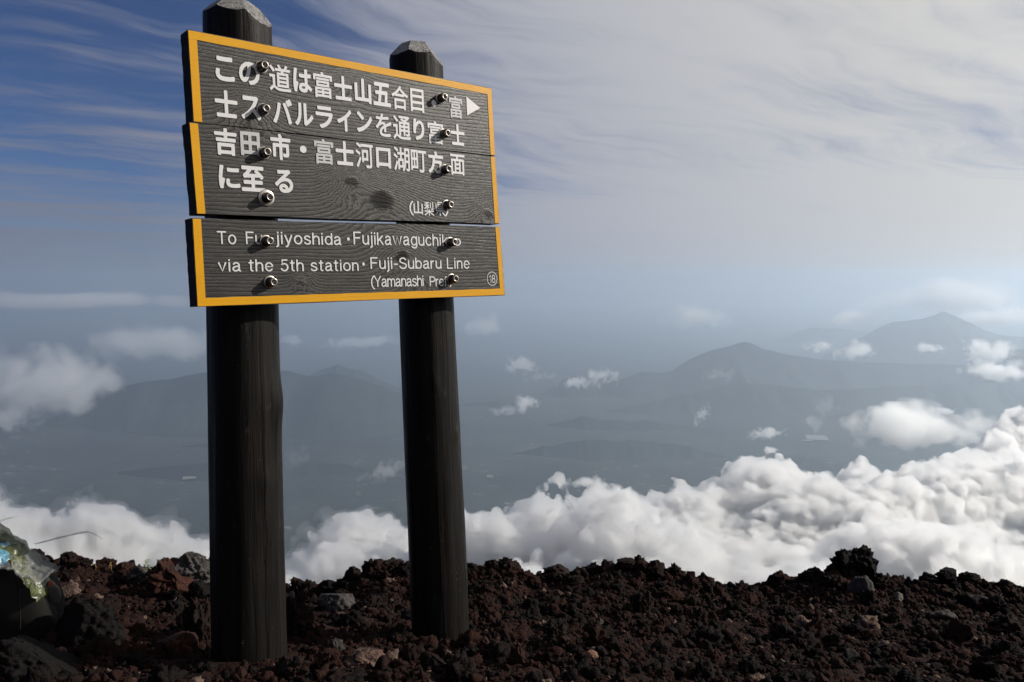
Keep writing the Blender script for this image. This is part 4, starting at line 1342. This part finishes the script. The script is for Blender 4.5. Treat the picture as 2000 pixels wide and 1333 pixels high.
def lathe(profile, seg=28):
    bm = bmesh.new()
    rings_ = []
    for r, z in profile:
        if r < 1e-6:
            rings_.append([bm.verts.new((0, 0, z))])
        else:
            rings_.append([bm.verts.new((r * math.cos(2 * math.pi * i / seg), r * math.sin(2 * math.pi * i / seg), z)) for i in range(seg)])
    for a, b in zip(rings_[:-1], rings_[1:]):
        for i in range(seg):
            j = (i + 1) % seg
            if len(a) == 1:
                bm.faces.new((a[0], b[j], b[i]))
            elif len(b) == 1:
                bm.faces.new((a[i], a[j], b[0]))
            else:
                bm.faces.new((a[i], a[j], b[j], b[i]))
    bmesh.ops.recalc_face_normals(bm, faces=bm.faces[:])
    return bm


# bolts: washer, domed sleeve and the bright hollow end
BOLTS = [(0.263, 0.081), (0.260, 0.228), (0.255, 0.378), (0.256, 0.533), (0.246, 0.685), (0.253, 0.827),
         (1.033, 0.088), (1.038, 0.232), (1.038, 0.377), (1.040, 0.522), (1.051, 0.674), (1.050, 0.825)]
rb = random.Random(4)
proto = None
for i, (u, v) in enumerate(BOLTS):
    Mb = INV @ M_SIGN @ Matrix.Translation((u, -v, 0.0)) @ Matrix.Rotation(rb.uniform(0, 6), 4, 'Z') @ Matrix.Rotation(R(rb.uniform(-3, 3)), 4, 'X')
    if proto is None:
        b = from_bm('bolt', lathe([(0.0185, 0.003), (0.0185, 0.012), (0.0172, 0.020), (0.0150, 0.0265), (0.0128, 0.0285), (0.0128, 0.0285)]), m_dsteel, sign, smooth=True)
        wv = from_bm('washer', lathe([(0.006, 0.0), (0.0225, 0.0), (0.0232, 0.001), (0.0232, 0.0026), (0.0222, 0.0034), (0.006, 0.0034)]), m_steel, b, smooth=True)
        rv = from_bm('socket_end', lathe([(0.0128, 0.0270), (0.0132, 0.0345), (0.0124, 0.0362), (0.0098, 0.0362), (0.0088, 0.0350), (0.0085, 0.024), (0, 0.024)]), m_steel, b, smooth=True)
        proto = (b, wv, rv)
    else:
        b = proto[0].copy()
        COL.objects.link(b)
        b.parent = sign
        for ch in proto[1:]:
            c = ch.copy()
            COL.objects.link(c)
            c.parent = b
    b.matrix_local = Mb
    if i in (3,):                         # one wide bright washer
        for ch in b.children:
            if ch.name.startswith('washer'):
                ch.scale = (1.28, 1.28, 1.0)

# ------------------------------------------------------------------ the backpack, its plastic bag, and the little plants
m_pack, nt = mat_new('dark_grey_cloth')
p = nt.n('ShaderNodeTexCoord').outputs['Object']
wv = nt.noise(p, 260.0, 3, 0.6)
dirt = nt.noise(p, 9.0, 5, 0.65)
col = nt.mix(nt.rng(dirt, 0.35, 0.7), (0.009, 0.0086, 0.0082), (0.016, 0.0152, 0.0145))
bp = nt.n('ShaderNodeBump', ins={'Height': wv, 'Strength': 0.3, 'Distance': 0.001})
finish(nt, nt.n('ShaderNodeBsdfPrincipled', ins={'Base Color': col, 'Roughness': 0.8, 'Specular IOR Level': 0.06, 'Normal': bp.outputs[0]}))
m_strap, nt = mat_new('orange_strap')
p = nt.n('ShaderNodeTexCoord').outputs['Object']
finish(nt, nt.n('ShaderNodeBsdfPrincipled', ins={'Base Color': nt.mix(nt.noise(p, 60, 3), (0.13, 0.03, 0.014), (0.19, 0.05, 0.022)), 'Roughness': 0.7}))
m_trim, nt = mat_new('grey_trim')
p = nt.n('ShaderNodeTexCoord').outputs['Object']
finish(nt, nt.n('ShaderNodeBsdfPrincipled', ins={'Base Color': nt.mix(nt.noise(p, 60, 3), (0.03, 0.028, 0.027), (0.05, 0.047, 0.045)), 'Roughness': 0.6}))


def film(name, c0, c1, alpha):
    m, nt = mat_new(name)
    p = nt.n('ShaderNodeTexCoord').outputs['Object']
    a = nt.noise(p, 34.0, 4, 0.7)
    cr = nt.noise(p, 30.0, 3, 0.6)
    bp = nt.n('ShaderNodeBump', ins={'Height': cr, 'Strength': 0.7, 'Distance': 0.008})
    finish(nt, nt.n('ShaderNodeBsdfPrincipled', ins={'Base Color': nt.mix(nt.rng(a, 0.35, 0.65), c0, c1), 'Roughness': 0.33, 'Specular IOR Level': 0.5, 'Alpha': alpha, 'Normal': bp.outputs[0]}))
    return m


m_green = film('green_printed_film', (0.018, 0.024, 0.008), (0.13, 0.145, 0.05), 0.6)
m_blue = film('blue_printed_film', (0.02, 0.09, 0.15), (0.10, 0.28, 0.38), 0.85)
m_clear = film('clear_film', (0.22, 0.23, 0.24), (0.40, 0.41, 0.42), 0.14)

PY = 3.25
PK = PY / FPX
pc = at(-10, 1180, PY)
pack = tag(link('backpack', None, loc=(pc[0], pc[1], float(gz(pc[0], pc[1])))), 'dark grey cloth backpack standing on the ground at the left edge', 'backpack')


def lump(outline, depth, mat, name, parent, power=2.6, seed=1, wob=0.004, yoff=0.0):
    """a soft closed body whose widest section is the outline (picture metres round its middle), rounded to the front and back"""
    n = len(outline)
    O = np.array(outline, float)
    nr = 26
    V, F = [], []
    for j in range(nr + 1):
        t = -1 + 2 * j / nr
        k = max(1 - abs(t) ** power, 0.0) ** (1 / power)
        k = max(k, 0.02)
        for i in range(n):
            V.append((O[i, 0] * k, yoff + t * depth, O[i, 1] * k))
    for j in range(nr):
        for i in range(n):
            F.append((j * n + i, j * n + (i + 1) % n, (j + 1) * n + (i + 1) % n, (j + 1) * n + i))
    V = np.array(V)
    c = V.mean(0)
    d = V - c
    V = V + d / np.maximum(np.linalg.norm(d, axis=1), 1e-5)[:, None] * (wob * fbm(V * 14, seed, 4, 0.55))[:, None]
    bm = bmesh.new()
    vs = [bm.verts.new(v) for v in V]
    for f in F:
        bm.faces.new([vs[i] for i in f])
    bm.faces.new(vs[:n])
    bm.faces.new(vs[-n:][::-1])
    bmesh.ops.recalc_face_normals(bm, faces=bm.faces[:])
    o = from_bm(name, bm, mat, parent, smooth=True)
    return o


def smooth_loop(pts, n):
    P = np.array(pts, float)
    m = len(P)
    out = []
    for i in range(n):
        u = i / n * m
        k, t = int(u), u - int(u)
        p0, p1, p2, p3 = P[(k - 1) % m], P[k % m], P[(k + 1) % m], P[(k + 2) % m]
        out.append(0.5 * (2 * p1 + (p2 - p0) * t + (2 * p0 - 5 * p1 + 4 * p2 - p3) * t * t + (3 * p1 - p0 - 3 * p2 + p3) * t ** 3))
    return out


zb = pc[2] - pack.location.z               # middle of the body above its base


def pk(px, py):
    q = at(px, py, PY)
    return (q[0] - pc[0], q[2] - pc[2])


body_px = [(0, 1078), (40, 1082), (68, 1098), (90, 1124), (108, 1160), (116, 1195), (108, 1230), (85, 1262), (20, 1285), (-80, 1285), (-150, 1250), (-170, 1180), (-140, 1110), (-80, 1082)]
body = lump(smooth_loop([pk(*q) for q in body_px], 64), 0.15, m_pack, 'body', pack, 2.5, 3)
body.location = (0, 0, zb)
pocket_px = [(84, 1122), (100, 1146), (114, 1180), (119, 1205), (110, 1234), (92, 1256), (72, 1240), (72, 1190), (78, 1150)]
pkt = lump(smooth_loop([pk(*q) for q in pocket_px], 48), 0.10, m_pack, 'side_pocket', pack, 2.2, 5, 0.003)
pkt.location = (0.004, -0.05, zb)


def tube(path, r, mat, name, parent, seg=8):
    P = [Vector(q) for q in path]
    bm = bmesh.new()
    rings_ = []
    for i, q in enumerate(P):
        t = (P[min(i + 1, len(P) - 1)] - P[max(i - 1, 0)]).normalized()
        a = t.orthogonal().normalized() if i == 0 else (a - t * a.dot(t)).normalized()
        b = t.cross(a)
        rr = r[i] if isinstance(r, (list, tuple)) else r
        rings_.append([bm.verts.new(q + (a * math.cos(2 * math.pi * k / seg) + b * math.sin(2 * math.pi * k / seg)) * rr) for k in range(seg)])
    for u, v in zip(rings_[:-1], rings_[1:]):
        for k in range(seg):
            bm.faces.new((u[k], u[(k + 1) % seg], v[(k + 1) % seg], v[k]))
    bm.faces.new(rings_[0][::-1])
    bm.faces.new(rings_[-1])
    bmesh.ops.recalc_face_normals(bm, faces=bm.faces[:])
    return from_bm(name, bm, mat, parent, smooth=True)


seam = []
for t in np.linspace(0, 1, 16):
    x, z = pk(*(np.array([66, 1100]) * (1 - t) ** 2 + 2 * t * (1 - t) * np.array([88, 1150]) + t * t * np.array([72, 1235])))
    seam.append((x, -0.118 - 0.02 * math.sin(t * 3), z + zb))
tube(seam, 0.0028, m_pack, 'piping', pack)
sx, sz = pk(112, 1148)
stp = lump(smooth_loop([pk(*q) for q in [(102, 1132), (112, 1136), (118, 1150), (116, 1166), (106, 1160)]], 30), 0.03, m_strap, 'orange_strap', pack, 2.2, 8, 0.002)
stp.location = (0.002, -0.02, zb)
lump(smooth_loop([pk(*q) for q in [(112, 1138), (121, 1144), (124, 1160), (119, 1174), (114, 1162), (116, 1150)]], 30), 0.026, m_trim, 'strap_edge', stp, 2.2, 9, 0.001).location = (0, -0.004, 0)

# plastic bag lying over the top of the backpack
bag = tag(link('plastic_bag', None, loc=(pc[0], pc[1], pc[2])), 'crumpled green and blue plastic bag lying on top of the backpack', 'plastic bag')


def crumple(name, upper, lower, mat, seed, depth=0.07, amp=0.012):
    """a crumpled sheet between two picture curves, bulging towards the viewer and away again"""
    U, L = [np.array([pk(*q) for q in c]) for c in (upper, lower)]
    n, m = 70, 40
    s = np.linspace(0, 1, n)
    def along(C):
        k = np.linspace(0, 1, len(C))
        return np.stack([np.interp(s, k, C[:, 0]), np.interp(s, k, C[:, 1])], 1)
    A, B = along(U), along(L)
    t = np.linspace(0, 1, m)[None, :]
    X = A[:, :1] * (1 - t) + B[:, :1] * t
    Z = A[:, 1:] * (1 - t) + B[:, 1:] * t
    Yy = -depth * np.sin(t * math.pi * 0.75) - 0.085 * t + 0 * X
    P = np.stack([X.ravel(), Yy.ravel(), Z.ravel()], 1)
    q = P * 17 + seed
    f1 = np.abs(fbm(q, seed, 3, 0.6)) - 0.4
    f2 = np.abs(fbm(q + 40, seed + 5, 3, 0.6)) - 0.4
    P = P + np.stack([f2 * 0.5, f1 * 1.2, f2], 1) * amp
    i = np.arange(n * m).reshape(n, m)
    F = np.stack([i[:-1, :-1].ravel(), i[1:, :-1].ravel(), i[1:, 1:].ravel(), i[:-1, 1:].ravel()], 1)
    o = link(name, mesh_np(name, P, F), mat, bag)
    sm = o.modifiers.new('thickness', 'SOLIDIFY')
    sm.thickness = 0.0008
    return o


crumple('green_film', [(-40, 1012), (0, 1020), (22, 1040), (52, 1060), (76, 1092), (96, 1122), (108, 1150)], [(-40, 1062), (0, 1068), (30, 1068), (60, 1080), (84, 1108), (100, 1138), (108, 1154)], m_green, 3)
crumple('blue_film', [(-30, 1034), (0, 1042), (24, 1046), (44, 1060), (56, 1074)], [(-30, 1058), (0, 1062), (24, 1064), (42, 1072), (52, 1080)], m_blue, 7, 0.10)
crumple('clear_film', [(-30, 1026), (6, 1036), (44, 1058), (84, 1086), (122, 1108)], [(-30, 1076), (0, 1072), (36, 1072), (72, 1096), (119, 1113)], m_clear, 12, 0.11, 0.016)
# its loose handle, blown out to the right
hp = [(62, 1066), (84, 1062), (110, 1056), (136, 1051), (156, 1049), (166, 1056), (178, 1067)]
path = [(pk(*q)[0], 0.02 + 0.012 * i, pk(*q)[1]) for i, q in enumerate(hp)]
bm = bmesh.new()
rows = []
fine_path = []
for i in range(len(path) - 1):
    for t in np.linspace(0, 1, 9)[:-1]:
        fine_path.append(Vector(path[i]).lerp(Vector(path[i + 1]), t))
fine_path.append(Vector(path[-1]))
rr_ = random.Random(6)
for i, q in enumerate(fine_path):
    wd = 0.006 * (0.35 + 0.65 * math.sin(math.pi * min(1, (i + 3) / len(fine_path)))) * rr_.uniform(0.6, 1.2)
    rows.append((bm.verts.new(q + Vector((0, -0.004, wd + rr_.uniform(-.001, .001)))), bm.verts.new(q + Vector((0, rr_.uniform(-.004, .004), 0))), bm.verts.new(q + Vector((0, 0.004, -wd * 0.7)))))
for a, b in zip(rows[:-1], rows[1:]):
    bm.faces.new((a[0], b[0], b[1], a[1]))
    bm.faces.new((a[1], b[1], b[2], a[2]))
hd = from_bm('handle', bm, film('highlight_pale_film', (0.6, 0.6, 0.62), (0.8, 0.8, 0.82), 0.4), bag)  # whitish base colour paints in the highlights of the clear film
sm = hd.modifiers.new('thickness', 'SOLIDIFY')
sm.thickness = 0.0008
tube([(pk(118, 1112)[0], -0.03, pk(118, 1112)[1]), (pk(104, 1120)[0], -0.05, pk(104, 1120)[1]), (pk(100, 1121)[0], -0.06, pk(100, 1121)[1])], 0.0014, m_clear, 'drawstring', bag)

# tiny plants on the rim
def leafmat(name, a, b):
    m, nt = mat_new(name)
    p = nt.n('ShaderNodeTexCoord').outputs['Object']
    finish(nt, nt.n('ShaderNodeBsdfPrincipled', ins={'Base Color': nt.mix(nt.noise(p, 90, 3), a, b), 'Roughness': 0.5, 'Subsurface Weight': 0.0}))
    return m


m_leaf = leafmat('green_leaf', (0.06, 0.11, 0.02), (0.16, 0.20, 0.04))
m_yleaf = leafmat('yellowing_leaf', (0.20, 0.13, 0.02), (0.34, 0.20, 0.04))
m_stalk = leafmat('dry_stalk', (0.14, 0.12, 0.06), (0.24, 0.20, 0.11))


def sprig(px, py, h_px, n, mat, label, seed, Y=LIP - 0.03):
    r_ = random.Random(seed)
    k = Y / FPX
    c = at(px, py, Y)
    H = h_px * k
    root = tag(link('plant', None, loc=(c[0], c[1], c[2] - 0.02)), label, 'plant')
    tube([(0, 0, -0.01), (0.004, 0, H * 0.5), (0.002, 0, H + 0.02)], [0.002, 0.0016, 0.0008], mat, 'stem', root, 6)
    for i in range(n):
        a = r_.uniform(0, 6.28)
        z = 0.02 + H * (0.1 + 0.85 * i / n)
        ln = H * r_.uniform(0.28, 0.5)
        wd = ln * 0.26
        up = r_.uniform(0.25, 1.1)
        bm = bmesh.new()
        D = Vector((math.cos(a), math.sin(a), up)).normalized()
        S_ = Vector((-math.sin(a), math.cos(a), 0))
        N_ = D.cross(S_)
        prev = None
        for j in range(7):
            t = j / 6
            w_ = wd * math.sin(math.pi * min(0.97, t * 0.93 + 0.05)) + 0.0002
            ctr = D * ln * t - Vector((0, 0, ln * 0.35 * t * t)) + Vector((0, 0, z))
            row = [bm.verts.new(ctr + S_ * w_ + N_ * w_ * 0.3), bm.verts.new(ctr), bm.verts.new(ctr - S_ * w_ + N_ * w_ * 0.3)]
            if prev:
                for q in (0, 1):
                    bm.faces.new((prev[q], prev[q + 1], row[q + 1], row[q]))
            prev = row
        o = from_bm('leaf', bm, mat, root, smooth=True)
        sm_ = o.modifiers.new('thickness', 'SOLIDIFY')
        sm_.thickness = 0.0005
    return root


sprig(287, 1112, 22, 8, m_leaf, 'tiny green plant with an upright shoot on the rim beside the grey boulder', 2)
sprig(216, 1110, 11, 7, m_yleaf, 'tiny yellow-orange plant on the rim between backpack and green plant', 5)
sprig(186, 1106, 6, 5, m_yleaf, 'smallest pale yellow plant on the rim nearest the backpack', 8)
g = tag(link('grass_stalk', None, loc=tuple(at(-6, 1022, PY))), 'thin dry grass stalks poking in at the left edge above the plastic bag', 'grass')
for q0, q1, q2 in (((-20, 1034), (4, 1014), (38, 1008)), ((-20, 1030), (2, 1012), (26, 1011)), ((-16, 1030), (8, 1024), (14, 1030))):
    o = at(-6, 1022, PY)
    pts = []
    for t in np.linspace(0, 1, 9):
        x, y = np.array(q0) * (1 - t) ** 2 + 2 * t * (1 - t) * np.array(q1) + t * t * np.array(q2)
        pts.append(tuple(at(x, y, PY + 0.05 * t) - o))
    tube(pts, [0.0013 - 0.0009 * i / 8 for i in range(9)], m_stalk, 'stalk', g, 5)
